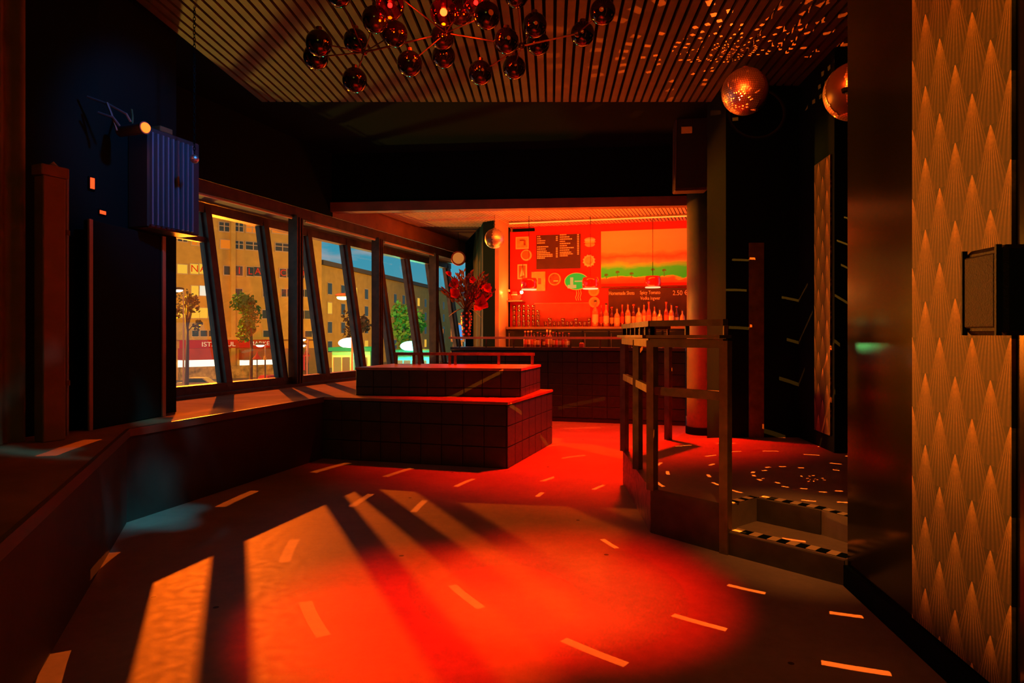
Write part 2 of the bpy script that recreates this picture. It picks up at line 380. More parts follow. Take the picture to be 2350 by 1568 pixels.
# ------------------------------------------------------------------ the setting
ZC = 3.5                                        # underside of the slats
WA = Vector((-3.15, 6.16)); WD = Vector((0.33, 0.944)).normalized(); WN = Vector((-WD.y, WD.x))   # window line, its direction, outward normal
def wl(Y, out=0.0):
    t = (Y - WA.y) / WD.y
    return WA + WD * t + WN * out
Y0, Y1 = 5.30, 12.6

fl = MB().prism([(-5, -2.6), (5, -2.6), (5, 13), (wl(13.0, 0.1).x, 13.0), (wl(5.3, 0.1).x, 5.3), (-5, 4.6)], -0.25, 0.0).build('floor', CONCRETE); tag(fl, kind='structure')
# ceiling: black board with lacquered slats below it
ce = MB().prism([(-5, -2.6), (5, -2.6), (5, 8.6), (-4, 8.6)], ZC + 0.05, ZC + 0.25).build('ceiling', BLACK); tag(ce, kind='structure')
sd = Vector((0.06, 1.0, 0)).normalized(); pitch = 0.078
smesh = MB().box(-0.027, 0.027, -2.2, 6.45, 0, 0.03).mesh('slat'); smesh.materials.append(SLAT)
for i in range(76):
    x = -2.82 + i * pitch
    o = link('slat', smesh, None, ce, (x, 0, ZC), -math.atan2(sd.x, sd.y))
    tag(o)

# walls
w = wallbox(MB(), (5.0, -2.6), (-5.0, -2.6), -0.1, 0, ZC + 0.05).build('wall_rear', BLACKW); tag(w, kind='structure')
LW = [(-2.64, 5.14), (-2.72, 4.3), (-2.95, 3.6), (-3.6, 2.2), (-4.2, -2.6)]
mb = MB().prism([LW[0], LW[1], LW[2], LW[3], LW[4], (-4.6, -2.6), (-4.2, 3.6), (-3.55, 5.42)], 0, ZC + 0.05)
w = mb.build('wall_left', BLACKW); tag(w, kind='structure')
w = MB().box(4.6, 4.7, -2.7, 5.3, 0, ZC + 0.05).build('wall_far_right', BLACKW); tag(w, kind='structure')
RW0 = Vector((1.607, 3.13)); RD = Vector((-0.0967, -1.0)).normalized()
GLOSSB = mat('gloss_black_wall', (0.05, 0.045, 0.03), 0.15, metal=0.8, spec=0.8, bump=0.015, bscale=3)
rwa = RW0; rwb = RW0 + RD * 5.8
w = wallbox(MB(), rwb, rwa, 0.28, 0, ZC + 0.05).build('wall_right', GLOSSB); tag(w, kind='structure')
def paper_panel(a, b, z0, z1, parent, zoff):
    a, b = Vector(a), Vector(b); L = (b - a).length; d = (b - a) / L
    o = MB().box(0, L, -0.012, 0.0, z0, z1).build('wallpaper_panel', PAPER, parent, (a.x, a.y, 0), math.atan2(d.y, d.x))
    return o
pa = RW0 + RD * (3.13 - 2.506) / abs(RD.y); pb = RW0 + RD * (3.13 - 1.935) / abs(RD.y)
paper_panel(pa, pb, 0.117, 3.45, w, 0)
MB().prism([RW0 + Vector((-0.02, 0.0)), RW0 + RD * 5.8 + Vector((-0.02, 0)), RW0 + RD * 5.8, RW0], 0, 0.10).build('baseboard_right', BLACK)['kind'] = 'structure'
# dark walls beyond the platform
mb = MB()
mb.prism([(1.97, 6.02), (2.64, 6.02), (2.575, 5.22), (4.6, 5.22), (4.6, 8.7), (2.62, 8.7), (2.62, 7.0), (1.97, 6.6)], 0, ZC + 0.05)
w = mb.build('wall_beyond_platform', BLACKW); tag(w, kind='structure')
p2 = paper_panel((2.612, 5.62), (2.577, 5.27), 0.39, 2.66, w, 0)
MB().prism([(2.18, 5.99), (2.31, 5.99), (2.31, 6.02), (2.18, 6.02)], 0.26, 2.05).build('door_jamb', DARKMETAL, w)
MB().prism([(1.99, 6.0), (2.02, 6.0), (2.02, 6.02), (1.99, 6.02)], 0.7, 1.1).build('switch_panel', DARKMETAL, w)
# wall over the windows (plane of the posts), soffit and skirting below the glass
mb = MB(); mb.prism([wl(Y0), wl(8.5), wl(8.5, 0.10), wl(Y0, 0.10)], 2.74, ZC + 0.05)
w = mb.build('wall_over_windows_shaded', BLACKW); tag(w, kind='structure')  # unlit stretch of the brown wall, its shade put in as black
mb = MB(); mb.prism([wl(8.5), wl(Y1), wl(Y1, 0.10), wl(8.5, 0.10)], 2.74, ZC + 0.05)
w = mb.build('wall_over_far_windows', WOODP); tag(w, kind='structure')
mb = MB(); mb.prism([wl(Y0, -0.02), wl(Y1, -0.02), wl(Y1, 0.05), wl(Y0, 0.05)], 2.60, 2.73); w = mb.build('trim_1', FRAME); tag(w, kind='structure')
mb = MB(); mb.prism([wl(Y0, 0.05), wl(Y1, 0.05), wl(Y1, 0.42), wl(Y0, 0.42)], 2.60, 2.66); w = mb.build('ceiling_over_sill', mat('soffit_paint', (0.10, 0.07, 0.05), 0.5, var=0.2)); tag(w, kind='structure')
mb = MB(); mb.prism([wl(Y0, 0.0), wl(Y1, 0.0), wl(Y1, 0.16), wl(Y0, 0.16)], -0.2, 0.60); w = mb.build('wall_below_windows', BLACKW); tag(w, kind='structure')
mb = MB(); mb.prism([(-0.9, 12.6), (-0.75, 12.6), (-0.45, 10.15), (-0.22, 9.95), (0.0, 10.85), (0.0, 12.8), (-0.9, 12.8)], 0, ZC)
w = mb.build('wall_end', BLACKW); tag(w, kind='structure')
# window wall leaning outwards: mullions, panes, rails
LEAN = 0.155
def wpt(Y, z, off=0.0):
    p = wl(Y, 0.06 + off + LEAN * (z - 0.6)); return Vector((p.x, p.y, z))
win = empty('window_1', (wl(9).x, wl(9).y, 0)); tag(win, kind='structure')
def wpart(mb, name, m): 
    o = mb.build(name, m, win, (-wl(9).x, -wl(9).y, 0)); return o
BY = [5.94, 6.80, 7.64, 8.42, 9.26, 10.09, 10.95, 11.80, 12.5]
nv = Vector((WN.x, WN.y, 0))
for y in BY:
    b = MB().bar(wpt(y, 0.66), wpt(y, 2.58), 0.13, 0.085, up=Vector((WD.x, WD.y, 0)))
    m_ = wpart(b, 'mullion', FRAME)
    e = MB()
    for s in (-0.055, 0.055):
        e.bar(wpt(y, 0.66, 0.0) + Vector((WD.x, WD.y, 0)) * s, wpt(y, 2.54) + Vector((WD.x, WD.y, 0)) * s, 0.03, 0.02, up=Vector((WD.x, WD.y, 0)))
    wpart(e, 'glazing_bead', FRAME)
for i in range(len(BY) - 1):
    a, b = BY[i], BY[i + 1]
    q = MB(); P = [wpt(a + 0.05, 0.70), wpt(b - 0.05, 0.70), wpt(b - 0.05, 2.50), wpt(a + 0.05, 2.50)]
    q.add(P + [p + nv * 0.008 for p in P], [(0, 1, 2, 3), (7, 6, 5, 4), (0, 4, 5, 1), (1, 5, 6, 2), (2, 6, 7, 3), (3, 7, 4, 0)])
    wpart(q, 'pane', PANE)
wpart(MB().bar(wpt(Y0 + .2, 0.665), wpt(Y1, 0.665), 0.12, 0.09), 'bottom_rail', FRAME)
wpart(MB().bar(wpt(Y0 + .2, 2.54), wpt(Y1, 2.54), 0.12, 0.10), 'top_rail', FRAME)
wpart(MB().bar(wpt(Y0 + .2, 2.20), wpt(6.78, 2.20), 0.06, 0.055), 'transom', FRAME)
wpart(MB().bar(wpt(Y0 + .2, 0.615, -0.12), wpt(Y1, 0.615, -0.12), 0.10, 0.03), 'sill', FRAME)
# slim tube lamps / conduit along the soffit edge
for k, (ya, yb) in enumerate(((6.0, 7.66), (7.9, 9.4), (9.65, 11.2))):
    pa_, pb_ = wl(ya, -0.05), wl(yb, -0.05)
    c = MB().tube([(pa_.x, pa_.y, 2.575), (pb_.x, pb_.y, 2.575)], 0.014, 8).build('conduit', mat('conduit_paint', (0.75, 0.5, 0.25), 0.5), None)
    tag(c, ['pale conduit tube under the window soffit beside the black ribbed unit', 'pale conduit tube under the window soffit next to the bar canopy', 'pale conduit tube under the window soffit above the flowers'][k], 'tube')
# posts standing in the window line
for k, y in enumerate((7.78, 9.53, 11.29)):
    p = wl(y, 0.0); root = empty('trim_%d' % (k + 2), (p.x, p.y, 0.6), math.atan2(WD.y, WD.x)); tag(root, kind='structure')
    MB().box(-0.045, 0.045, -0.06, 0.06, 0.0, 2.02).build('post', FRAME, root)
    for s in (-0.048, 0.0, 0.048):
        MB().box(s - 0.010, s + 0.010, -0.075, -0.06, 0.0, 2.0).build('post_rib', FRAME, root)
# canopy over the bar: black front wall, brown edge board, slatted ceiling with a lamp strip
FA, FB = Vector((-2.36, 8.48)), Vector((2.30, 8.06))
fd = (FB - FA).normalized()
w = wallbox(MB(), FB, FA, 0.10, 2.92, ZC + 0.05).build('wall_over_bar', BLACK); tag(w, kind='structure')
w = MB().prism([FA - Vector((0, 0.03)), FB - Vector((0, 0.03)), FB + Vector((0, 0.12)), FA + Vector((0, 0.12))], 2.80, 2.92).build('trim_8', WOODP); tag(w, kind='structure')
BA, BB = Vector((-0.036, 10.72)), Vector((2.75, 10.02))      # back wall of the bar
bd = (BB - BA).normalized(); bn = Vector((bd.y, -bd.x))       # bn points to the room
cb = MB().prism([FA + Vector((0, 0.1)), FB + Vector((0.3, 0.1)), BB + bd * 0.3, BA, Vector((-0.42, 10.2)), Vector((-0.9, 12.6)), wl(12.6)], 2.985, 3.1).build('ceiling_over_bar', mat('bar_ceiling_dark', (0.09, 0.04, 0.02), 0.7)); tag(cb, kind='structure')
mb = MB()
SLB = mat('bar_slat', (0.55, 0.38, 0.22), 0.5)
for i in range(-40, 100):
    # slats run along the window direction, cut to the canopy
    c0 = Vector((-2.3 + i * 0.055, 8.58))
    ta, tb = 0.0, 2.6
    pts = []
    for k in range(61):
        q = c0 + WD * (tb * k / 60)
        left_ok = (q - wl(q.y)).x > 0.08
        t = (q - BA).dot(-bn); right_ok = q.x < 2.72
        front_ok = q.y > (FA + fd * ((q.x - FA.x) / fd.x)).y + 0.13
        inside = left_ok and right_ok and front_ok and t < -0.02
        if q.x < -0.25: inside = left_ok and front_ok and q.y < 10.6 and (q.x + 0.42) * 2.2 + 10.0 > 0
        if inside: pts.append(q)
    if len(pts) > 2: mb.bar((pts[0].x, pts[0].y, 2.97), (pts[-1].x, pts[-1].y, 2.97), 0.036, 0.022)
o = mb.build('slats', SLB, cb); o['kind'] = 'stuff'
la, lb = BA + bn * 0.62 + bd * 0.15, BB + bn * 0.62
ls = empty('lamp_strip', ((la.x + lb.x) / 2, (la.y + lb.y) / 2, 2.93)); tag(ls, 'thin glowing amber lamp strip under the bar ceiling slats', 'lamp')
mid = (la + lb) / 2
MB().bar((la.x - mid.x, la.y - mid.y, 0.012), (lb.x - mid.x, lb.y - mid.y, 0.012), 0.03, 0.02).build('housing', DARKMETAL, ls)
MB().bar((la.x - mid.x, la.y - mid.y, -0.006), (lb.x - mid.x, lb.y - mid.y, -0.006), 0.022, 0.016).build('tube', emit('amber_tube', (1.0, 0.28, 0.03), 1.6), ls)
w = wallbox(MB(), BB + bd * 0.3, BA, 0.1, 0, 2.985).build('wall_bar', REDWALL); tag(w, kind='structure')
w = MB().prism([BA, Vector((-0.20, 9.93)), Vector((-0.26, 9.95)), Vector((-0.1, 10.75))], 0, 2.985).build('wall_bar_side', mat('ochre_wall', (0.65, 0.40, 0.16), 0.6)); tag(w, kind='structure')
# round column
co = empty('column', (2.33, 8.0, 0)); tag(co, kind='structure')
MB().lathe([(0.185, 0), (0.185, 2.96)], 40).build('shaft', COLUMN, co, smooth=True)
MB().lathe([(0.20, 0), (0.20, 0.08), (0.187, 0.09)], 40).build('base_ring', BLACK, co)
MB().lathe([(0.19, 2.96), (0.19, 3.5)], 40).build('black_sleeve', BLACK, co)
# ------------------------------------------------------------------ platform with two steps, tape and railing
ST0, ST1 = Vector((1.176, 3.60)), Vector((1.600, 3.14)); sdir = (ST1 - ST0).normalized(); sn = Vector((-sdir.y, sdir.x)) * 1.0
if sn.y < 0: sn = -sn
N_, Bp, Cp = Vector((0.854, 3.98)), Vector((0.915, 5.32)), Vector((1.41, 5.9))
i0 = ST0 + sn * 0.0; b0 = ST0 + sn * 0.31 + sdir * 0.03; b1 = b0 + sdir * 0.36
pf = MB().prism([N_, Bp, Cp, (1.97, 6.02), (2.64, 6.02), (2.575, 5.22), (4.6, 5.22), (4.6, 3.14), (1.86, 3.14), tuple(b1), tuple(b0), tuple(ST0)], 0, 0.26)
pfo = pf.build('platform', CONCRETE); tag(pfo, 'raised concrete platform with two steps beside the steel railing', 'platform', kind='structure')
stp = MB().prism([ST0, ST1, (1.86, 3.14), tuple(b1), tuple(b0)], 0, 0.125).build('step', CONCRETE, pfo)
RISER = mat('riser_paint', (0.07, 0.065, 0.045), 0.55, var=0.3, vscale=9)
def facing(a, b, z0, z1, name, m, parent, out=0.012):
    a, b = Vector(a[:2]), Vector(b[:2]); d = (b - a).normalized(); n = Vector((d.y, -d.x))
    return MB().prism([a, b, b + n * out, a + n * out], z0, z1).build(name, m, parent)
facing(ST0, ST1, 0, 0.118, 'riser', RISER, pfo)
facing(b0, b1, 0.127, 0.255, 'riser', RISER, pfo)
facing(N_, ST0, 0, 0.27, 'riser', RISER, pfo)
facing(Bp, N_, 0, 0.262, 'riser', mat('worn_board_red_reflection', (0.30, 0.12, 0.08), 0.45, var=0.5, vscale=18, bump=0.2), pfo)  # red reflection put into the worn board's colour
def tape_run(a, b, z, n, wid, skew, side):
    a, b = Vector(a), Vector(b); d = b - a; L = d.length; d.normalize(); nn = Vector((-d.y, d.x)) * side
    MB().prism([a, b, b + nn * wid, a + nn * wid], z, z + 0.002).build('tape_band', BLACK, pfo)
    p = L / n
    for i in range(n):
        s0 = a + d * (p * (i + 0.08)); s1 = a + d * (p * (i + 0.55)); k = d * skew
        MB().prism([s0, s1, s1 + nn * wid + k, s0 + nn * wid + k], z + 0.002, z + 0.004).build('tape_stripe', TAPE, pfo)
tape_run(ST0 + sdir * 0.02 + sn * 0.012, ST1 + sn * 0.012, 0.125, 6, 0.07, 0.0, 1)
tape_run(b0, b1, 0.26, 4, 0.065, 0.0, 1)
tape_run(ST0 + sn * 0.05 - sdir * 0.0, b0, 0.26, 3, 0.05, 0.0, 1)
tape_run(b1, Vector((1.86, 3.14)), 0.26, 5, 0.05, 0.0, 1)
# railing
ra = empty('steel_railing', (N_.x, N_.y, 0.0)); tag(ra, 'dark square-tube steel railing with a drinks ledge beside the taped steps', 'railing')
def rp(v, z): return Vector((v.x - N_.x, v.y - N_.y, z))
NL = (N_ + Bp) / 2 + Vector((0.0, -0.05))
FARP = Cp
for v, z0 in ((N_, 0.26), (ST0, 0.0), (NL, 0.26), (Bp, 0.26), (FARP, 0.26)):
    MB().bar(rp(v, z0), rp(v, 1.17), 0.05, 0.05, up=(sdir.x, sdir.y, 0)).build('post', DARKMETAL, ra)
for a, b in ((N_, ST0), (N_, Bp), (Bp, FARP)):
    MB().bar(rp(a, 1.155), rp(b, 1.155), 0.05, 0.05).build('top_rail', DARKMETAL, ra)
    MB().bar(rp(a, 1.193), rp(b, 1.193), 0.12, 0.018).build('ledge', DARKMETAL, ra)
    MB().bar(rp(a, 1.272), rp(b, 1.272), 0.05, 0.035).build('hand_rail', DARKMETAL, ra)
    L = (b - a).length; n = max(2, int(L / 0.22))
    for i in range(n + 1):
        q = a + (b - a) * (i / n)
        MB().bar(rp(q, 1.2), rp(q, 1.257), 0.022, 0.022, up=(1, 0, 0)).build('spindle', DARKMETAL, ra)
for a, b in ((N_, ST0), (N_, Bp)):
    MB().bar(rp(a, 0.865), rp(b, 0.865), 0.03, 0.05).build('mid_rail', DARKMETAL, ra)
# ------------------------------------------------------------------ tiled blocks, bench
TMESH = {}
def tile_face(a, b, z0, z1, nw, nh, m, parent, org, name='tile', gap=0.007, proud=0.012):
    """tiles on the vertical face a-b, facing right of a->b"""
    a, b = Vector(a[:2]), Vector(b[:2]); L = (b - a).length; d = (b - a) / L
    w, h = L / nw, (z1 - z0) / nh
    key = (round(w, 4), round(h, 4), m.name, proud)
    if key not in TMESH:
        me = MB().cbox(gap / 2, w - gap / 2, -proud, 0.0, gap / 2, h - gap / 2, 0.002).mesh('tile'); me.materials.append(m); TMESH[key] = me
    for i in range(nw):
        for j in range(nh):
            p = a + d * (w * i)
            link(name, TMESH[key], None, parent, (p.x - org[0], p.y - org[1], z0 + h * j - org[2]), math.atan2(d.y, d.x))

S1, S2, S3 = Vector((-0.051, 5.882)), Vector((-1.845, 6.383)), Vector((0.4355, 7.258))
S4 = S3 + (S2 - S1) * 1.0
blk = empty('stage_block', (S1.x, S1.y, 0)); tag(blk, 'wide low charcoal tiled block joined to the window bench', 'block')
rel = lambda p: (p[0] - S1.x, p[1] - S1.y)
MB().prism([rel(S1), rel(S3), rel(S4), rel(S2)], 0, 0.585).build('core', GROUT, blk)
tile_face(S2, S1, 0.0, 0.57, 9, 3, TILE, blk, (S1.x, S1.y, 0)); tile_face(S1, S3, 0.0, 0.57, 7, 3, TILE, blk, (S1.x, S1.y, 0))
e1 = (S1 - S3).normalized() * 0.02
MB().prism([rel(S1 + e1 + (S1 - S2).normalized() * 0.02), rel(S3 + (S1 - S2).normalized() * 0.02), rel(S4), rel(S2 + e1)], 0.575, 0.60).build('top_board', BENCHTOP, blk)

T1, T2, T3 = Vector((0.075, 6.34)), Vector((-1.565, 6.56)), Vector((0.30, 7.20)); T4 = T3 + (T2 - T1)
tb = empty('raised_tier', (T1.x, T1.y, 0.60)); tag(tb, 'narrower charcoal tiled tier standing on the wide block', 'block')
relt = lambda p: (p[0] - T1.x, p[1] - T1.y)
MB().prism([relt(T1), relt(T3), relt(T4), relt(T2)], 0, 0.255).build('core', GROUT, tb)
tile_face(T2, T1, 0.60, 0.685, 9, 1, TILE, tb, (T1.x, T1.y, 0.60)); tile_face(T2, T1, 0.685, 0.855, 9, 1, TILE, tb, (T1.x, T1.y, 0.60))
tile_face(T1, T3, 0.60, 0.685, 5, 1, TILE, tb, (T1.x, T1.y, 0.60)); tile_face(T1, T3, 0.685, 0.855, 5, 1, TILE, tb, (T1.x, T1.y, 0.60))
oo = (T1 - T2).normalized() * 0.02; ee = (T1 - T3).normalized() * 0.02
MB().prism([relt(T1 + oo + ee), relt(T3 + oo), relt(T4), relt(T2 + ee)], 0.255, 0.28).build('top_board', mat('oiled_board', (0.42, 0.24, 0.12), 0.35, var=0.2), tb)
# low rail along the back of the tier
r0, r1 = T4 + (T1 - T3) * 0.10 + (T1 - T2) * 0.03, T3 + (T1 - T3) * 0.10 - (T1 - T2) * 0.02
lr = empty('low_rail', (r0.x, r0.y, 0.88)); tag(lr, 'low dark steel rail along the back of the raised tiled tier', 'railing')
dd = r1 - r0
MB().bar((0, 0, 0.115), (dd.x, dd.y, 0.115), 0.05, 0.03).build('hand_rail', DARKMETAL, lr)
for t in (0.01, 0.14, 0.18, 0.40, 0.44, 0.75, 0.985):
    MB().bar((dd.x * t, dd.y * t, 0.0), (dd.x * t, dd.y * t, 0.10), 0.03, 0.03, up=(1, 0, 0)).build('post', DARKMETAL, lr)

BF = [S2 + Vector((0.0, 0.0)), Vector((-2.47, 4.19)), Vector((-1.70, 2.37)), Vector((-1.12, 1.0)), Vector((-1.0, -2.5))]
bench = empty('window_bench', (-2.3, 4.2, 0)); tag(bench, 'long low built-in bench running along the windows and dark wall', 'bench')
relb = lambda p: (p[0] + 2.3, p[1] - 4.2)
back = [LW[4], LW[3], LW[2], LW[1], LW[0], Vector((-3.32, 5.38)), wl(9.3, 0.0), S4, ]
poly = [tuple(p) for p in BF[::-1][::-1]]
ring = [S4, wl(9.4), wl(5.45), Vector((-2.64, 5.14)), Vector(LW[1]), Vector(LW[2]), Vector(LW[3]), Vector(LW[4]) + Vector((0.05, 0.1)), BF[4], BF[3], BF[2], BF[1], BF[0]]
MB().prism([relb(p) for p in ring], 0.0, 0.575).build('body', BENCHFACE, bench)
MB().prism([relb(p) for p in ring], 0.575, 0.60).build('seat_board', BENCHTOP, bench)
nx = BF[1] - BF[0]
for i in range(len(BF) - 1):
    a, b = BF[i], BF[i + 1]; d = (b - a).normalized(); n = Vector((-d.y, d.x))
    MB().prism([relb(a), relb(b), relb(b + n * 0.02), relb(a + n * 0.02)], 0.55, 0.602).build('edge_strip', mat('edge_lacquer', (0.16, 0.10, 0.06), 0.35), bench)

# ------------------------------------------------------------------ bar
C0, C1 = Vector((-0.89, 9.54)), Vector((2.30, 8.66))
cd = (C1 - C0).normalized(); cn = Vector((cd.y, -cd.x))
bar = empty('bar_counter', (C0.x, C0.y, 0)); tag(bar, 'long black tiled bar counter in front of the red wall', 'bar counter')
relc = lambda p: (p[0] - C0.x, p[1] - C0.y)
MB().prism([relc(C0), relc(C1), relc(C1 - cn * 0.5), relc(C0 - cn * 0.5)], 0, 0.985).build('core', GROUT, bar)
tile_face(C0, C1, 0.06, 0.98, 16, 6, TILEB, bar, (C0.x, C0.y, 0))
MB().prism([relc(C0 + cn * 0.03), relc(C1 + cn * 0.03), relc(C1 - cn * 0.55), relc(C0 - cn * 0.55)], 0.99, 1.03).build('worktop', mat('bar_worktop', (0.06, 0.05, 0.04), 0.3), bar)
sh = empty('bar_shelf', (C0.x, C0.y, 1.03)); tag(sh, 'thin wooden ledge raised on short posts along the bar front', 'shelf')
q0, q1 = Vector((0, 0)), cd * 2.65
MB().bar((q0.x, q0.y, 0.135), (q1.x, q1.y, 0.135), 0.20, 0.032).build('plank', mat('ledge_wood', (0.75, 0.38, 0.16), 0.4, var=0.15), sh)
for i in range(7):
    q = cd * (0.12 + 0.41 * i) - cn * 0.03
    MB().bar((q.x, q.y, 0), (q.x, q.y, 0.12), 0.02, 0.02, up=(1, 0, 0)).build('post', DARKMETAL, sh)

BRZ = math.atan2(bd.y, bd.x)
def bw(px, py, off=0.0):
    k = (px - CX) / F; base = BA + bn * off
    t = (k * base.y - base.x) / (bd.x - k * bd.y); p = base + bd * t
    return Vector((p.x, p.y, EYE - (py - HY) * p.y / F)), p.y / F
def wall_root(name, px, py, off=0.0):
    p, s = bw(px, py, off); return empty(name, p, BRZ), s
def wall_rect(root, s, w, h, y0, y1, name, m, dx=0.0, dz=0.0):
    return MB().box((dx - w / 2) * s, (dx + w / 2) * s, -y1, -y0, (dz - h / 2) * s, (dz + h / 2) * s).build(name, m, root)
def disc(r, y0, y1, n=28, rim=0.0, wav=0.0):
    mb = MB(); k = []
    ring0 = []; ring1 = []
    for j in range(n):
        a = 2 * math.pi * j / n; rr = r * (1 + (wav if j % 2 else -wav))
        ring0.append((rr * math.cos(a), -y0, rr * math.sin(a))); ring1.append((rr * 0.95 * math.cos(a), -y1, rr * 0.95 * math.sin(a)))
    return mb.add(ring0 + ring1, [tuple(range(n)), tuple(range(2 * n - 1, n - 1, -1))] + [(j, n + j, n + (j + 1) % n, (j + 1) % n) for j in range(n)])

BOARD = mat('chalkboard_brown', (0.06, 0.02, 0.012), 0.7, var=0.15)
CHALK = mat('chalk', (0.85, 0.62, 0.40), 0.8)
CREAM = mat('cream_ceramic', (0.85, 0.68, 0.38), 0.4)
PRINT = mat('poster_paper', (0.80, 0.42, 0.15), 0.6, var=0.3, vscale=14)
DARKR = mat('dark_print', (0.30, 0.07, 0.03), 0.6, var=0.5, vscale=20)
# drinks list: rows of small unreadable print in two columns
mb_root, s = wall_root('menu_board', 1281.5, 578); tag(mb_root, 'brown drinks list board with two columns of small print', 'menu board')
wall_rect(mb_root, s, 102, 78, 0.002, 0.025, 'panel', BOARD)
rng = random.Random(3)
for cx_, rows in ((-49, [(36, 8), (31, 9), (26, 19), (21, 18), (12, 26), (7, 20), (2, 22), (-2, 30), (-6, 36), (-10, 36), (-14, 18)]),
                  (4, [(38, 15), (33, 22), (28, 28), (23, 12), (18, 24), (13, 17), (8, 32), (3, 22), (-2, 26), (-6, 30), (-10, 18)])):
    mbt = MB()
    for dz, wd in rows:
        x = cx_
        while x < cx_ + wd:
            w_ = rng.uniform(1.6, 5.5); mbt.box(x * s, min(x + w_, cx_ + wd) * s, -0.028, -0.025, (dz - 1.25) * s, (dz + 1.25) * s); x += w_ + 0.9
    mbt.build('small_print', CHALK, mb_root)
for cx_, rows in ((-5, [34, 30, 26, 8, 4, 0, -4, -8, -12]), (44, [37, 33, 29, 25, 21, 17, 13, 9, 5, 1, -3, -7])):
    mbt = MB()
    for dz in rows: mbt.box(cx_ * s, (cx_ + 4) * s, -0.028, -0.025, (dz - 1.2) * s, (dz + 1.2) * s)
    mbt.build('price_column', CHALK, mb_root)
# chalk board
cbr, s = wall_root('chalk_board', 1490, 702); tag(cbr, 'long brown chalkboard with handwritten prices behind the bottles', 'chalkboard')
wall_rect(cbr, s, 186, 80, 0.002, 0.022, 'panel', BOARD)
wr = (R(90), 0, 0)
text('lettering', 'Homemade Shots', 12.0 * s, CHALK, cbr, (-92 * s, -0.024, 29.5 * s), wr, 0.001, sx=0.68)
text('lettering', 'Spicy Tomato', 11.5 * s, CHALK, cbr, (-21 * s, -0.024, 30 * s), wr, 0.001, sx=0.72)
text('lettering', 'Vodka Ingwer', 11.0 * s, CHALK, cbr, (-20 * s, -0.024, 17 * s), wr, 0.001, sx=0.72)
text('lettering', '2.50 €', 15.0 * s, CHALK, cbr, (52 * s, -0.024, 28 * s), wr, 0.001, sx=0.85)
# beach picture
bp_, s = wall_root('beach_picture', 1480, 650); tag(bp_, 'large beach picture with orange clouds and green sea above the chalkboard', 'picture')
MB().box(-100 * s, 100 * s, -0.022, -0.002, 0, 122 * s).build('print', beach_print(), bp_)
PALM = mat('palm_print', (0.10, 0.12, 0.03), 0.7)
for x, h in ((-62, 26), (-30, 22), (18, 30), (43, 28), (-88, 20)):
    pm = MB(); pm.box((x - 0.5) * s, (x + 0.5) * s, -0.026, -0.022, h * s * 0.5, h * s)
    for a in range(7):
        an = R(-30 + a * 40); pm.add([(x * s, -0.0255, h * s), ((x + 5 * math.cos(an)) * s, -0.0255, (h + 4 * math.sin(an)) * s), ((x + 4 * math.cos(an + .5)) * s, -0.0255, (h + 3 * math.sin(an + .5)) * s)], [(0, 1, 2)])
    pm.build('palm', PALM, bp_)
wall_rect(bp_, s, 200, 3, 0.0, 0.03, 'lower_frame', mat('frame_dark', (0.12, 0.02, 0.01), 0.5), dz=-8)
# small pictures and plates
def picture(px, py, w, h, label, inner, frame=CREAM):
    r_, s = wall_root('picture_frame', px, py); tag(r_, label, 'picture')
    wall_rect(r_, s, w, h, 0.002, 0.02, 'frame', frame); wall_rect(r_, s, w - 6, h - 6, 0.02, 0.023, 'print', inner)
    return r_, s
r_, s = picture(1199, 558, 31, 28, 'small cream framed picture beside the drinks list', PRINT)
wall_rect(r_, s, 5, 12, 0.023, 0.026, 'dark_figure', DARKR, dx=6, dz=0); wall_rect(r_, s, 12, 3, 0.023, 0.026, 'dark_figure', DARKR, dx=0, dz=6)
r_, s = picture(1199, 624, 22, 34, 'tall narrow framed picture below the cream plate', mat('red_print', (0.8, 0.12, 0.03), 0.6, var=0.4, vscale=12))
MB().add([(0, -0.025, 10 * s), (5 * s, -0.025, -8 * s), (-6 * s, -0.025, -12 * s)], [(0, 1, 2)]).build('figure', CREAM, r_)
r_, s = picture(1236, 646, 32, 44, 'plain orange poster under the drinks list', mat('orange_print', (0.85, 0.40, 0.10), 0.6, var=0.2, vscale=9), PRINT)
wall_rect(r_, s, 7, 14, 0.023, 0.026, 'figure', DARKR, dx=3, dz=0)
r_, s = wall_root('wall_plate', 1208, 586); tag(r_, 'round cream plate with red middle between two framed pictures', 'plate')
disc(13 * s, 0.002, 0.03).build('rim', CREAM, r_); disc(10 * s, 0.03, 0.033).build('middle', mat('plate_red', (0.8, 0.18, 0.05), 0.4), r_)
r_, s = wall_root('wall_plate', 1273, 641); tag(r_, 'round plate with a dark painted scene beside the green oval sign', 'plate')
disc(15 * s, 0.002, 0.03).build('rim', PRINT, r_); disc(12 * s, 0.03, 0.033).build('middle', DARKR, r_)
MB().box(-2 * s, 9 * s, -0.037, -0.033, -6 * s, -3 * s).build('painted_band', CREAM, r_)
for px, py, lab in ((1363, 668, 'upper orange wall plate right of the hanging cables'), (1364, 694, 'lower orange wall plate right of the hanging cables')):
    r_, s = wall_root('wall_plate', px, py); tag(r_, lab, 'plate')
    disc(13 * s, 0.002, 0.025).build('rim', mat('plate_orange', (0.9, 0.40, 0.12), 0.4), r_); disc(8 * s, 0.025, 0.028).build('middle', mat('plate_orange2', (0.85, 0.28, 0.07), 0.4), r_)
r_, s = wall_root('wall_ornament', 1354, 556); tag(r_, 'cream burger-shaped ornament on the red wall beside the drinks list', 'ornament')
for z, h, wv, m in ((5, 6, 13, CREAM), (0, 2.2, 14, mat('ornament_band', (0.9, 0.7, 0.2), 0.4)), (-5.5, 6, 12, PRINT)):
    MB().ball((0, -0.02, z * s), 1.0, 20, 8, (wv * s, 0.03, h * s)).build('layer', m, r_, smooth=True)
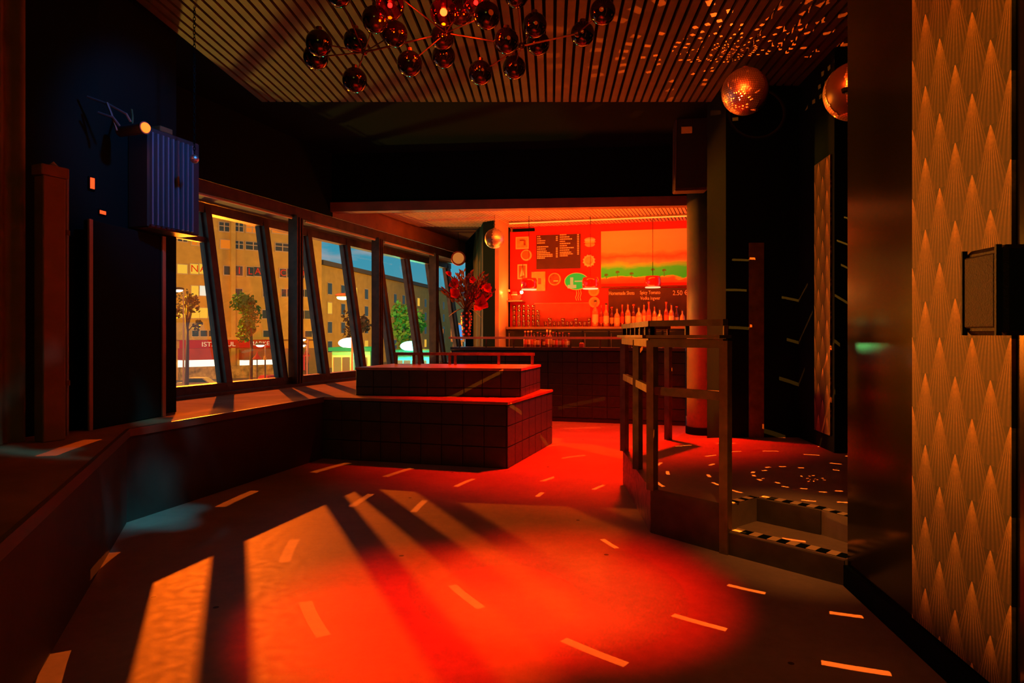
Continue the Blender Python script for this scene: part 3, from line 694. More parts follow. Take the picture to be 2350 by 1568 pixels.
r_, s = wall_root('wall_ornament', 1352, 599); tag(r_, 'scalloped cream shell ornament below the burger-shaped ornament', 'ornament')
disc(14 * s, 0.002, 0.03, 24, wav=0.09).build('frill', CREAM, r_); disc(9 * s, 0.03, 0.045).build('middle', PRINT, r_)
# green oval sign
r_, s = wall_root('oval_sign', 1323, 646, 0.05); tag(r_, 'lit green oval sign with a cream bottle shape', 'sign')
n = 36; el = lambda a, k: (28 * s * k * math.cos(a), 20 * s * k * math.sin(a))
def ell(k, y0, y1):
    r0 = [(el(2 * math.pi * j / n, k)[0], -y0, el(2 * math.pi * j / n, k)[1]) for j in range(n)]; r1 = [(v[0], -y1, v[2]) for v in r0]
    return MB().add(r0 + r1, [tuple(range(n)), tuple(range(2 * n - 1, n - 1, -1))] + [(j, n + j, n + (j + 1) % n, (j + 1) % n) for j in range(n)])
ell(1.0, -0.04, 0.02).build('rim', CREAM, r_); ell(0.93, 0.02, 0.024).build('face', emit('green_sign', (0.0, 0.50, 0.03), 0.8), r_)
SIGNC = emit('sign_cream', (0.9, 0.45, 0.08), 0.8)
MB().box(-14 * s, -7 * s, -0.028, -0.024, -10 * s, 9 * s).build('bottle_shape', SIGNC, r_)
MB().box(-20 * s, 0, -0.028, -0.024, -16 * s, -8 * s).build('bottle_shape', SIGNC, r_); MB().box(-4 * s, 18 * s, -0.028, -0.024, -1.5 * s, 1.5 * s).build('line_mark', SIGNC, r_)
# hanging cables
r_, s = wall_root('hanging_cables', 1328, 665, 0.02); tag(r_, 'pale cables hanging below the green oval sign', 'cable')
for i, x in enumerate((-6, -1, 4)):
    MB().tube([(x * s, 0, 0), ((x + 2) * s, -0.01, -9 * s), ((x - 1) * s, 0, -18 * s), ((x + 1) * s, 0, -25 * s)], 0.006, 5).build('cable', CREAM, r_)
# upper fittings: dark curtain rail on the red wall
r_, s = wall_root('wall_rail', 1200, 529, 0.0); tag(r_, 'short dark rail at the top corner of the red wall', 'rail')
wall_rect(r_, s, 56, 6, 0.0, 0.06, 'bar', BLACK); wall_rect(r_, s, 4, 9, 0.06, 0.08, 'bracket', DARKMETAL, dx=-24); 
# back shelf with bottles
SHZ = bw(1400, 750, 0.2)[0].z
bs = empty('back_shelf', (BA.x, BA.y, 0), BRZ); tag(bs, 'dark back bar cabinet below the red wall carrying bottles and glasses', 'cabinet')
LB = (BB - BA).length
MB().box(0.02, LB, -0.34, -0.005, SHZ - 0.035, SHZ).build('shelf_board', WOODP, bs)
MB().box(0.02, LB, -0.30, -0.005, 0.0, SHZ - 0.04).build('carcass', mat('cabinet_black', (0.03, 0.03, 0.03), 0.4), bs)
for i in range(7):
    x0 = 0.04 + i * (LB - 0.06) / 7
    d_ = MB().cbox(x0 + 0.01, x0 + (LB - 0.06) / 7 - 0.01, -0.325, -0.30, 0.1, SHZ - 0.06, 0.006).build('door', mat('fridge_door', (0.03, 0.032, 0.03), 0.15), bs)
    MB().box(x0 + 0.03, x0 + 0.045, -0.345, -0.325, 0.9, SHZ - 0.1).build('handle', mat('handle_steel', (0.6, 0.5, 0.4), 0.3, metal=1.0), d_)
def bottle_proto(kind):
    r_, h, neck = [(0.038, 0.33, 0.013), (0.034, 0.36, 0.012), (0.042, 0.28, 0.014), (0.032, 0.31, 0.015)][kind]
    gm = mat('bottle_%d' % kind, [(0.50, 0.16, 0.05), (0.40, 0.05, 0.02), (0.60, 0.25, 0.08), (0.18, 0.04, 0.015)][kind], 0.12, spec=0.8)
    b = MB().lathe([(r_ * .9, 0), (r_, 0.01), (r_, h * .55), (r_ * .8, h * .64), (neck, h * .74), (neck, h * .93), (neck * 1.2, h * .94), (neck * 1.2, h * .96)], 14).mesh('body'); b.materials.append(gm)
    l = MB().lathe([(r_ + .001, h * .16), (r_ + .0015, h * .17), (r_ + .0015, h * .45), (r_ + .001, h * .46)], 14).mesh('label'); l.materials.append(mat('bottle_label_%d' % kind, [(0.75, 0.45, 0.2), (0.8, 0.12, 0.03), (0.8, 0.35, 0.1), (0.75, 0.5, 0.22)][kind], 0.6))
    c = MB().lathe([(neck * 1.3, h * .93), (neck * 1.3, h)], 12).mesh('cap'); c.materials.append(mat('bottle_cap_%d' % (kind % 2), [(0.05, 0.03, 0.02), (0.7, 0.1, 0.03)][kind % 2], 0.4))
    for m_ in (b, l, c):
        for p in m_.polygons: p.use_smooth = len(p.vertices) == 4
    return b, l, c
BP = [bottle_proto(k) for k in range(4)]
BNAMES = ['tall amber spirit bottle with pale label on the back shelf', 'tall red-brown bottle with red label on the back shelf', 'broad honey-coloured bottle with orange label on the back shelf', 'slim dark bottle with cream label on the back shelf']
BX = [1366, 1380, 1391, 1404, 1416, 1428, 1441, 1454, 1466, 1478, 1489, 1502, 1514, 1529, 1541, 1553, 1566]
def put_bottle(kind, loc, sc, label, group, cat='bottle', name='spirit_bottle'):
    root = empty(name, loc, random.uniform(0, 6)); tag(root, label, cat, group); root.scale = (sc, sc, sc)
    for nm, me in zip(('body', 'label', 'cap'), BP[kind]): link(nm, me, None, root)
for i, px in enumerate(BX):
    k = [0, 1, 0, 3, 2, 1, 0, 3, 2, 0, 1, 0, 2, 1, 0, 3, 2][i]; p, s = bw(px, 750, [0.22, 0.12][i % 2])
    put_bottle(k, (p.x, p.y, SHZ), [1.25, 0.95, 1.1, 1.0, 1.05, 0.95, 1.1, 1.12, 1.1, 1.1, 1.05, 1.0, 0.95, 1.05, 1.05, 1.0, 0.9][i], BNAMES[k], 'bottles on the back shelf')
# tumblers: tall stacks at the left end and short ones along the shelf
tum = MB().lathe([(0.024, 0), (0.033, 0.10), (0.030, 0.10), (0.022, 0.006)], 12).mesh('tumbler'); tum.materials.append(CLEARG)
for p_ in tum.polygons: p_.use_smooth = len(p_.vertices) == 4
for c_, px in enumerate((1180, 1191, 1202, 1213, 1224, 1235)):
    for j in range(4 if c_ != 5 else 3):
        p, s = bw(px, 750, 0.16 + 0.05 * (c_ % 2)); o = link('stacked_tumbler', tum, None, None, (p.x, p.y, SHZ + j * 0.085)); tag(o, 'clear tumbler in the tall glass stacks below the boat ornament', 'glass', 'stacked tumblers')
for px in range(1252, 1362, 10):
    p, s = bw(px, 750, 0.18); o = link('short_tumbler', tum, None, None, (p.x, p.y, SHZ), 0); o.scale = (1, 1, 0.9 if (px // 10) % 3 else 1.4); tag(o, 'clear tumbler in the single row on the back shelf', 'glass', 'tumblers in a row')
# wall splash panel behind the glasses
r_, s = wall_root('splash_panel', 1290, 722); tag(r_, 'brown splash panel on the red wall behind the tumblers', 'panel')
wall_rect(r_, s, 130, 52, 0.001, 0.012, 'board', mat('splash_brown', (0.42, 0.06, 0.03), 0.5, var=0.25, vscale=8)); wall_rect(r_, s, 130, 2, 0.012, 0.02, 'top_strip', WOODP, dz=26)
# boat ornament with bare bulbs on a bracket shelf
p, s = bw(1180, 690, 0.14)
bo = empty('boat_ornament', p, BRZ); tag(bo, 'small boat-shaped ornament on a bracket lit by bare bulbs', 'ornament')
MB().box(-0.20, 0.16, -0.10, 0.14, -0.02, 0.0).build('bracket_shelf', WOODP, bo)
hull = MB(); prof = []
for i in range(9):
    t = i / 8; x = -0.12 + 0.24 * t; w_ = 0.045 * math.sin(math.pi * (0.08 + 0.84 * t)); zt = 0.07 + 0.07 * (2 * t - 1) ** 2 * (1.3 if t < .5 else .6)
    prof += [(x, -w_, zt), (x, 0, 0.0 + 0.05 * (2 * t - 1) ** 4), (x, w_, zt)]
hull.add(prof, [(3 * i + a, 3 * i + a + 1, 3 * i + a + 4, 3 * i + a + 3) for i in range(8) for a in (0, 1)] + [(3 * i, 3 * i + 3, 3 * i + 5, 3 * i + 2) for i in range(8)])
hull.build('hull', mat('hull_red', (0.7, 0.08, 0.03), 0.4), bo)
MB().cbox(-0.03, 0.05, -0.03, 0.03, 0.07, 0.15, 0.01).build('cabin', mat('cabin_red', (0.75, 0.05, 0.03), 0.4), bo)
MB().ball((-0.09, 0, 0.16), 0.025).build('knob', CREAM, bo, smooth=True); MB().box(-0.04, 0.06, -0.033, -0.03, 0.085, 0.10).build('band', CREAM, bo)
for px, py, pw in ((1150, 672, 18), (1197, 671, 7)):
    p, s = (at(px, py, 10.2) if px < 1168 else bw(px, py, 0.30)[0]), 0
    bu = empty('bare_bulb', p); tag(bu, 'glowing bare bulb left of the boat ornament' if px < 1170 else 'glowing bare bulb right of the boat ornament', 'bulb')
    MB().ball((0, 0, 0), 0.026).build('globe', emit('warm_bulb', (1.0, 0.72, 0.35), 22), bu, smooth=True); MB().lathe([(0.012, 0.02), (0.012, 0.06)], 10).build('socket', BLACK, bu)
    MB().tube([(0, 0, 0.06), (0.01, 0.02, 0.2), (0.02, 0.05, 0.45)], 0.004, 5).build('cord', BLACK, bu)
    light('bulb_glow', 'POINT', p + Vector((0, -0.06, 0)), (1.0, 0.26, 0.03), pw, size=0.03)
# pendants over the bar
for px, py, nm in ((1214, 651, 'red drum pendant lamp beside the boat ornament'), (1355, 649, 'red drum pendant lamp beside the green oval sign'), (1498, 646, 'red drum pendant lamp in front of the beach picture')):
    p = at(px, py + 13, 9.62); s = 9.62 / F
    pn = empty('pendant_lamp', p); tag(pn, nm, 'lamp', None)
    rr, hh = 19 * s, 25 * s
    MB().lathe([(rr * .86, 0), (rr * .98, hh * .2), (rr, hh * .5), (rr * .98, hh * .8), (rr * .86, hh), (rr * .1, hh * 1.02)], 24).build('shade', mat('pendant_red', (0.55, 0.02, 0.01), 0.15, spec=0.7, coat=0.5), pn, smooth=True)
    MB().lathe([(rr * 0.9, -0.012), (rr * 0.93, -0.006), (rr * .9, 0.0)], 24).build('lit_rim', emit('pendant_rim', (1.0, 0.5, 0.22), 1.4), pn)
    MB().tube([(0, 0, hh), (0, 0, 2.96 - p.z)], 0.004, 5).build('cord', BLACK, pn)
    light('pendant_glow', 'SPOT', p + Vector((0, 0, -0.03)), (1.0, 0.20, 0.02), 18, target=p + Vector((0, 0, -1)), size=0.05, angle=130, blend=0.6)
# clutter on the worktop
random.seed(11)
for i in range(15):
    px = 1205 + i * 7.2; k = [1, 3, 1, 0, 3][i % 5]; t = 2.0
    Yc = 9.56 - i * 0.02 + 0.05 * math.sin(i * 2.1); X = (px - CX) * Yc / F
    put_bottle(k, (X, Yc, 1.03), random.uniform(0.55, 0.78), ['small red sauce bottle crowded on the bar worktop', 'small dark sauce bottle crowded on the bar worktop'][k == 3], 'small bottles on the worktop', 'bottle', 'sauce_bottle')
for i, (px, w_) in enumerate(((1440, 0.10), (1470, 0.16), (1530, 0.12), (1556, 0.10), (1335, 0.06))):
    Yc = 9.0 + 0.05 * i if px < 1400 else 8.95; X = (px - CX) * Yc / F
    o = empty('napkin_box', (X, Yc, 1.03), -0.27); tag(o, ['red napkin box left behind the railing', 'wide red napkin box behind the railing', 'red napkin box by the round column', 'smallest red napkin box by the round column', 'tiny red box on the worktop below the plates'][i], 'box')
    MB().cbox(-w_ / 2, w_ / 2, -0.04, 0.04, 0, 0.06, 0.004).build('body', mat('box_red', (0.75, 0.10, 0.04), 0.5), o); MB().box(-w_ / 2 + .01, w_ / 2 - .01, -0.03, 0.03, 0.06, 0.07).build('napkins', CREAM, o)
# ------------------------------------------------------------------ vase and flowers on the ledge
vp = C0 + cd * 0.235; VZ = 1.182
va = empty('vase', (vp.x, vp.y, VZ)); tag(va, 'slim dark vase with red dots on the bar ledge', 'vase')
vprof = [(0.045, 0), (0.055, 0.02), (0.06, 0.10), (0.075, 0.22), (0.078, 0.29), (0.06, 0.35), (0.04, 0.38), (0.042, 0.42), (0.036, 0.42), (0.03, 0.37)]
MB().lathe(vprof, 24).build('body', mat('vase_black', (0.03, 0.02, 0.015), 0.25), va, smooth=True)
DOT = mat('vase_dot', (0.85, 0.10, 0.04), 0.35)
def vr(z):
    for (r0_, z0_), (r1_, z1_) in zip(vprof, vprof[1:]):
        if z0_ <= z <= z1_ and z1_ > z0_: return r0_ + (r1_ - r0_) * (z - z0_) / (z1_ - z0_)
    return 0.05
for j in range(8):
    for k in range(5):
        a = 2 * math.pi * (k + 0.5 * (j % 2)) / 5 + 0.4; z = 0.035 + j * 0.043; r_ = vr(z) - 0.006
        MB().ball((r_ * math.cos(a), r_ * math.sin(a), z), 0.017, 8, 5).build('dot', DOT, va, smooth=True)
fb = empty('flower_bouquet', (vp.x, vp.y, VZ + 0.36)); tag(fb, 'large bouquet of red blossoms and dark sprays in the dotted vase', 'bouquet')
PET = mat('red_petal', (0.85, 0.015, 0.01), 0.45, emit=None); SPR = mat('dark_spray', (0.16, 0.03, 0.02), 0.6, var=0.5, vscale=20); LEAF = mat('dry_leaf', (0.30, 0.20, 0.06), 0.6, var=0.3)
m_px = 9.45 / F
def petal(mb, c, d, L, wd, up, curl=0.3):
    c, d = Vector(c), Vector(d).normalized(); sd_ = d.cross(Vector(up)).normalized(); nn = sd_.cross(d)
    vs = []
    for i in range(6):
        t = i / 5; w_ = wd * math.sin(math.pi * (0.10 + 0.85 * t)) ; p_ = c + d * (L * t) + nn * (curl * L * t * t)
        vs += [p_ - sd_ * w_ + nn * w_ * 0.35, p_, p_ + sd_ * w_ + nn * w_ * 0.35]
    mb.add(vs, [(3 * i + a, 3 * i + a + 1, 3 * i + a + 4, 3 * i + a + 3) for i in range(5) for a in (0, 1)])
random.seed(5)
base_px = (1070, 712)
for (px, py, r_) in ((1044, 645, 0.10), (1046, 668, 0.11), (1086, 637, 0.07), (1092, 672, 0.15), (1112, 668, 0.17), (1104, 690, 0.15), (1118, 655, 0.10), (1032, 622, 0.06)):
    off = Vector(((px - 1070) * m_px, random.uniform(-0.12, 0.02), (705 - py) * m_px + 0.02))
    pm = MB()
    for k in range(6):
        a = k * math.pi / 3 + random.random(); d = Vector((math.cos(a), -0.55, math.sin(a))); petal(pm, off, d, r_ * random.uniform(.8, 1.15), r_ * 0.42, (0, -1, 0.2), 0.25)
    b_ = pm.build('blossom', PET, fb, smooth=True)
    MB().tube([(0, 0, 0), (off.x * .4, off.y * .4, off.z * .55), tuple(off)], 0.005, 5).build('stem', LEAF, fb)
for k in range(46):
    a = random.uniform(R(35), R(145)); L = random.uniform(0.35, 0.62) * (1.0 if 0.9 < a < 2.2 else 0.85); y = random.uniform(-0.25, 0.25)
    tip = Vector((math.cos(a) * L, y, math.sin(a) * L)); pm = MB()
    pm.tube([(0, 0, 0), tuple(tip * 0.5 + Vector((0, 0, 0.03))), tuple(tip)], [0.004, 0.004, 0.002], 4)
    for j in range(10):
        c = tip * (0.5 + 0.05 * j); d = tip.normalized() + Vector((random.uniform(-1, 1), random.uniform(-1, 1), random.uniform(-.3, .8))) * 0.9
        petal(pm, c, d, random.uniform(0.05, 0.09), 0.012, (0, -1, 0.1), 0.2)
    pm.build('spray', SPR if k % 4 else LEAF, fb)
for k in range(9):
    a = random.uniform(R(-10), R(190)); L = random.uniform(0.18, 0.3); pm = MB()
    petal(pm, (0, 0, 0.05), (math.cos(a), random.uniform(-.6, .2), math.sin(a) * 0.7), L, 0.022, (0, -0.3, 1), -0.5); pm.build('leaf', LEAF, fb)

# ------------------------------------------------------------------ mirror balls
def mirror_ball(c, r, label, rows, chain_top, parent_name='mirror_ball', bare=None, chain_mat=None):
    root = empty(parent_name, c); tag(root, label, 'mirror ball')
    MB().ball((0, 0, 0), r * 0.985, 32, 20).build('core', mat('ball_core', (0.10, 0.07, 0.05), 0.35, metal=0.5), root, smooth=True)
    mb = MB()
    for i in range(rows):
        t0, t1 = math.pi * i / rows, math.pi * (i + 1) / rows; tm = (t0 + t1) / 2; n = max(4, int(round(2 * rows * math.sin(tm))))
        for j in range(n):
            a0, a1 = 2 * math.pi * (j + 0.06) / n, 2 * math.pi * (j + 0.94) / n
            if bare and bare[0] < (a0 % (2 * math.pi)) < bare[1] and 0.35 < tm < 2.6: continue
            g = (t1 - t0) * 0.06
            P = [Vector((math.sin(t) * math.cos(a), math.sin(t) * math.sin(a), math.cos(t))) * r for t, a in ((t0 + g, a0), (t1 - g, a0), (t1 - g, a1), (t0 + g, a1))]
            nn = (P[0] + P[2]).normalized() ; off = Vector((random.gauss(0, 1), random.gauss(0, 1), random.gauss(0, 1))) * 0.010 * r
            cen = (P[0] + P[1] + P[2] + P[3]) / 4
            P = [p + nn * (p - cen).dot(off) / r * 2 for p in P]
            mb.add(P, [(0, 1, 2, 3)])
    o = mb.build('mirror_facets', MIRROR, root); o['kind'] = 'stuff'
    MB().lathe([(r * 0.16, r * 0.97), (r * 0.16, r * 1.06), (r * 0.05, r * 1.08), (r * 0.05, r * 1.16)], 14).build('hanger_cap', DARKMETAL, root)
    if chain_top > c[2] + r * 1.16:
        ch = MB(); z = r * 1.14; H = chain_top - c[2]; k = 0
        while z < H:
            lk = [(0.008 * math.cos(a) * (k % 2), 0.008 * math.cos(a) * ((k + 1) % 2), z + 0.014 + 0.016 * math.sin(a)) for a in [2 * math.pi * q / 10 for q in range(11)]]
            ch.tube(lk, 0.0025, 4); z += 0.024; k += 1
        ch.build('chain', chain_mat or DARKMETAL, root)
    return root
mirror_ball((1.97, 5.52, 3.26), 0.193, 'large mirror ball hanging over the platform from the slatted ceiling', 34, 3.5, bare=(5.2, 6.1))
b2 = mirror_ball((2.2, 4.2, 2.77), 0.185, 'mirror ball half hidden by the glossy black wall', 34, 3.55, bare=(3.1, 3.9))
MB().lathe([(0.03, 0), (0.035, 0.02)], 14).build('motor_hole', BLACK, b2, (-0.115, -0.135, -0.055))
p = at(1135, 548, 9.55); mirror_ball(tuple(p), 23 * 9.55 / F, 'mirror ball hanging in the bar corner above the flowers', 22, 2.97, bare=(3.6, 4.4))
p = at(446, 365, 4.6); mirror_ball(tuple(p), 10 * 4.6 / F, 'tiny mirror ball beside the black ribbed unit', 14, 3.5, chain_mat=BLACK)
# disc made to glow, standing in for a ring reflected in the glass
p = at(1052, 593, 11.2); rl = empty('reflected_ring_disc', p); tag(rl, 'round orange disc for a reflected ring, hung behind the flowers', 'lamp')
disc(17 * 11.2 / F, -0.02, 0.02).build('rim', mat('ring_rim_red', (0.7, 0.12, 0.03), 0.5), rl); disc(13 * 11.2 / F, 0.02, 0.026).build('glass', emit('ring_glow', (1.0, 0.30, 0.05), 0.5), rl); MB().tube([(0, 0, 0.12), (0, 0, 2.97 - p.z)], 0.004, 5).build('cord', BLACK, rl)

# ------------------------------------------------------------------ chandelier of smoked globes
hub = Vector((-0.42, 4.15, 3.18))
cha = empty('globe_chandelier', (hub.x, hub.y, hub.z)); tag(cha, 'sprawling chandelier of smoked glass globes on thin rods with red bulbs', 'chandelier')
GL = [(732, 99, 3.9), (725, 131, 4.1), (814, 184, 4.15), (816, 94, 4.25), (861, 45, 3.85), (906, 78, 4.0), (940, 146, 4.05), (1015, 86, 4.2), (1018, 129, 4.35), (1057, 29, 4.1), (1117, 36, 3.8), (1162, 94, 4.1),
      (1102, 167, 4.3), (1180, 155, 4.45), (1227, 58, 4.2), (1235, 100, 4.45), (1337, 78, 4.3), (1383, 27, 4.0), (777, -14, 4.0), (1185, -12, 4.1)]
gme = MB().ball((0, 0, 0), 0.078, 28, 18).mesh('globe'); gme.materials.append(SMOKE)
for p_ in gme.polygons: p_.use_smooth = True
capm = MB().lathe([(0.018, 0.070), (0.018, 0.095), (0.008, 0.10)], 10).mesh('cap'); capm.materials.append(STEM)
joints = [Vector((-0.95, 4.2, 3.02)), Vector((-0.42, 4.15, 3.12)), Vector((0.06, 4.2, 3.06)), Vector((0.42, 4.2, 3.14))]
for px, py, Y in GL:
    p = at(px, py, Y) - hub
    g_ = link('globe', gme, None, cha, p); link('cap', capm, None, g_)
    j = min(joints, key=lambda q: (q - hub - p).length)
    MB().tube([tuple(p), tuple(j - hub)], 0.0045, 6).build('rod', STEM, cha)
for j in joints: MB().ball(tuple(j - hub), 0.022, 12, 8).build('joint', STEM, cha, smooth=True)
for a, b in zip(joints, joints[1:]): MB().tube([tuple(a - hub), tuple(b - hub)], 0.006, 6).build('rod', STEM, cha)
MB().tube([(0, 0, -0.06), (0, 0, ZC - hub.z)], 0.010, 8).build('stem', STEM, cha)
MB().lathe([(0.09, ZC - hub.z - 0.03), (0.10, ZC - hub.z)], 20).build('ceiling_rose', STEM, cha)
REDG = glass('red_glass', (1.0, 0.10, 0.06), 1.5, 0.02, 0.05)
for i, (px, py, Y) in enumerate(((1018, 28, 3.9), (895, 12, 3.75), (1092, 6, 3.95))):
    p = at(px, py, Y) - hub
    g_ = MB().ball((0, 0, 0), 0.082, 26, 16).build('red_globe', REDG, cha, p, smooth=True)
    MB().ball((0, 0, 0.0), 0.022 if i == 0 else 0.014, 12, 8).build('bulb', emit('red_bulb_%d' % i, (1.0, 0.10 if i == 0 else 0.02, 0.02), [60, 26, 26][i]), g_, smooth=True)
    MB().lathe([(0.016, 0.02), (0.016, 0.10)], 10).build('cap', STEM, g_)
    j = joints[1]; MB().tube([tuple(p + Vector((0, 0, 0.09))), tuple(j - hub)], 0.0045, 6).build('rod', STEM, cha)
    light('red_globe_glow', 'POINT', at(px, py, Y) + Vector((0, 0, -0.10)), RED, [5, 2, 2][i], size=0.02)

# ------------------------------------------------------------------ loudspeakers
def speaker(c, w, d, h, rz, tilt, label):
    root = empty('loudspeaker', c); root.rotation_euler = (R(tilt), 0, rz); tag(root, label, 'speaker')
    MB().cbox(-w / 2, w / 2, -d / 2, d / 2, 0, h, 0.012).build('cabinet', SPEAKER, root)
    MB().cbox(-w / 2 + 0.02, w / 2 - 0.02, -d / 2 - 0.012, -d / 2, 0.02, h - 0.02, 0.004).build('grille', mat('speaker_grille', (0.045, 0.045, 0.038), 0.5, metal=0.3, bump=0.5, bscale=220), root)
    for s in (-1, 1): MB().box(s * (w / 2 - 0.012) - 0.004, s * (w / 2 - 0.012) + 0.004, -d / 2 - 0.014, -d / 2, 0.0, h).build('edge_trim', DARKMETAL if h > 0.5 else SPEAKER, root)
    MB().bar((0, d / 2 - 0.03, h), (0, d / 2 - 0.03, h + 0.12), 0.05, 0.02, up=(1, 0, 0)).build('bracket', DARKMETAL, root)
    return root
speaker(at(1583, 441, 7.35), 0.36, 0.36, 0.86, R(-10), 6, 'tall black loudspeaker hung tilted above the bar column')
speaker(Vector((1.362, 1.75, 1.20)), 0.17, 0.19, 0.235, R(-95), 0, 'small black loudspeaker fixed on the fan wallpaper')

# ------------------------------------------------------------------ dark wall on the left: ribbed unit, spot lamp, pipes, curtain, cables
ru = empty('ribbed_unit', (-2.62, 4.62, 1.95), R(71)); tag(ru, 'black ribbed metal unit hanging on the dark wall by the windows', 'ventilation unit')
MB().cbox(-0.06, 0.40, -0.13, 0.06, 0, 0.70, 0.01).build('housing', mat('unit_black', (0.05, 0.055, 0.06), 0.45), ru)
for i in range(9): MB().box(-0.05 + i * 0.044, -0.05 + i * 0.044 + 0.014, -0.155, -0.13, 0.02, 0.66).build('rib', mat('rib_blue_grey', (0.14, 0.24, 0.32), 0.4), ru)
MB().cbox(0.05, 0.16, -0.12, 0.02, 0.70, 0.74, 0.005).build('hanger', DARKMETAL, ru)
def spot_lamp(p, d, label, lens):
    d = Vector(d).normalized(); root = empty('spot_lamp', p); tag(root, label, 'lamp')
    MB().tube([tuple(d * -0.12), tuple(d * -0.11), tuple(d * 0.10), tuple(d * 0.12)], [0.02, 0.035, 0.038, 0.042], 16).build('can', mat('lamp_can', (0.10, 0.11, 0.12), 0.35, metal=0.5), root)
    MB().ball(tuple(d * 0.115), 0.034, 14, 10).build('lens', lens, root, smooth=True)
    MB().tube([(0, 0, 0), (-0.02, 0.04, 0.10), (-0.05, 0.08, 0.16)], 0.008, 6).build('yoke', DARKMETAL, root)
spot_lamp(at(303, 298, 4.3), (0.9, -0.35, 0.0), 'cylindrical spot lamp with glowing orange lens above the ribbed unit', emit('orange_lens', (1.0, 0.10, 0.01), 4))
light('spot_lamp_glow', 'POINT', at(338, 298, 4.15), (1.0, 0.12, 0.01), 0.6, size=0.02)
for i, (px, py, w_, h_, lab) in enumerate(((212, 421, 0.03, 0.07, 'small red grille light on the dark left wall'), (236, 488, 0.055, 0.022, 'small red indicator light above the tall dark panel'))):
    p = at(px, py, (4.245, 4.33)[i]); o = empty('indicator_light', p, (R(71), R(84))[i]); tag(o, lab, 'light')
    MB().box(-w_ / 2 - 0.008, w_ / 2 + 0.008, 0.0, 0.02, -h_ / 2 - 0.008, h_ / 2 + 0.008).build('bezel', BLACK, o)
    for k in range(5): MB().box(-w_ / 2 + w_ * k / 5, -w_ / 2 + w_ * (k + .7) / 5, -0.004, 0.0, -h_ / 2, h_ / 2).build('lit_slot', emit('red_slot', (1.0, 0.06, 0.01), 2.2), o)
cu = empty('cable_bundle', at(200, 200, 4.2)); tag(cu, 'loose black cables looped high on the dark left wall', 'cable')
c0 = at(200, 200, 4.2)
for pts in ([(80, 180), (100, 210), (125, 222), (180, 215)], [(105, 172), (140, 200), (170, 235)], [(200, 222), (250, 240), (290, 262), (300, 280)], [(225, 258), (260, 270), (275, 290)], [(245, 235), (255, 260), (268, 300)]):
    MB().tube([tuple(at(x, y, 4.15 + 0.02 * k) - c0) for k, (x, y) in enumerate(pts)], 0.008, 6).build('cable', mat('cable_rubber', (0.10, 0.11, 0.11), 0.35), cu)
def standing(name, px, Y, w, d, z0, z1, m, label, cat):
    X = (px - CX) * Y / F; o = empty(name, (X, Y, z0), R(75)); tag(o, label, cat); return o
# tall wall panel with an edge strip, pipe
tp = empty('tall_panel', (-2.655, 4.42, 0.602), R(84)); tag(tp, 'tall black panel with bronze edges on the left wall', 'panel')
MB().cbox(-0.30, 0.42, -0.03, 0.02, 0.0, 1.33, 0.006).build('board', BLACKW, tp)
MB().box(0.40, 0.44, -0.04, -0.028, 0.0, 1.33).build('edge_strip', mat('bronze_strip', (0.35, 0.20, 0.10), 0.4), tp); MB().box(-0.32, -0.29, -0.04, -0.028, 0.0, 1.33).build('edge_strip', mat('bronze_strip', (0.35, 0.20, 0.10), 0.4), tp)
pi = empty('wall_pipe', (at(150, 900, 3.92).x, 3.92, 0.6)); tag(pi, 'thin vertical pipe on the left wall beside the curtain', 'pipe')
MB().tube([(0, 0, 0), (0, 0, 1.55), (-0.05, -0.05, 1.62)], 0.018, 10).build('tube', mat('pipe_paint', (0.25, 0.27, 0.28), 0.4), pi)
for z in (0.3, 1.2): MB().lathe([(0.024, z), (0.024, z + 0.03)], 10).build('clip', DARKMETAL, pi)
pl = empty('wall_pilaster', (at(116, 900, 3.72).x, 3.72, 0.6), R(64)); tag(pl, 'narrow brown pilaster on the left wall next to the pipe', 'pilaster')
MB().cbox(-0.06, 0.06, -0.04, 0.05, 0, 1.5, 0.005).build('shaft', WOODP, pl); MB().cbox(-0.075, 0.075, -0.05, 0.05, 1.5, 1.56, 0.005).build('capital', WOODP, pl)
cu2 = empty('curtain', (-2.98, 3.30, 0.604), R(65)); tag(cu2, 'olive pleated curtain at the end of the left wall', 'curtain')
pts = []; n = 48
for i in range(n + 1):
    t = i / n; pts.append((-0.55 + 1.0 * t, -0.05 + 0.028 * math.sin(t * 2 * math.pi * 9), 0))
fs = [(i, i + 1, n + 1 + i + 1, n + 1 + i) for i in range(n)]
MB().add([(x, y, 0.0) for x, y, _ in pts] + [(x, y * 0.8 - 0.01, 2.55) for x, y, _ in pts], fs).build('cloth', mat('curtain_olive', (0.20, 0.16, 0.07), 0.8, var=0.2), cu2, smooth=True)
MB().tube([(-0.6, -0.05, 2.56), (0.48, -0.05, 2.56)], 0.015, 8).build('rod', DARKMETAL, cu2)

# ------------------------------------------------------------------ the street outside, one storey below
GZ = -4.5
g = MB().prism([(-120, 13), (60, 13), (60, 220), (-120, 220)], GZ - 0.3, GZ).build('ground', mat('asphalt', (0.16, 0.13, 0.10), 0.5, var=0.3, vscale=0.6)); tag(g, kind='structure')
FP = [Vector(((330 - CX) * 80.8 / F, 80.8)), Vector(((738 - CX) * 96.6 / F, 96.6))]
fdv = (FP[1] - FP[0]).normalized(); FRZ = math.atan2(fdv.y, fdv.x)
PLASTER = mat('facade_plaster', (0.56, 0.36, 0.07), 0.8, var=0.12, vscale=0.8)
WDARK = mat('dark_pane', (0.05, 0.06, 0.03), 0.15); WFRAME = mat('window_frame', (0.55, 0.42, 0.22), 0.6)
WYEL = emit('lit_yellow', (1.0, 0.50, 0.04), 1.1); WORG = emit('lit_orange', (1.0, 0.22, 0.01), 0.9); WWHT = emit('lit_white', (1.0, 0.92, 0.70), 1.0)
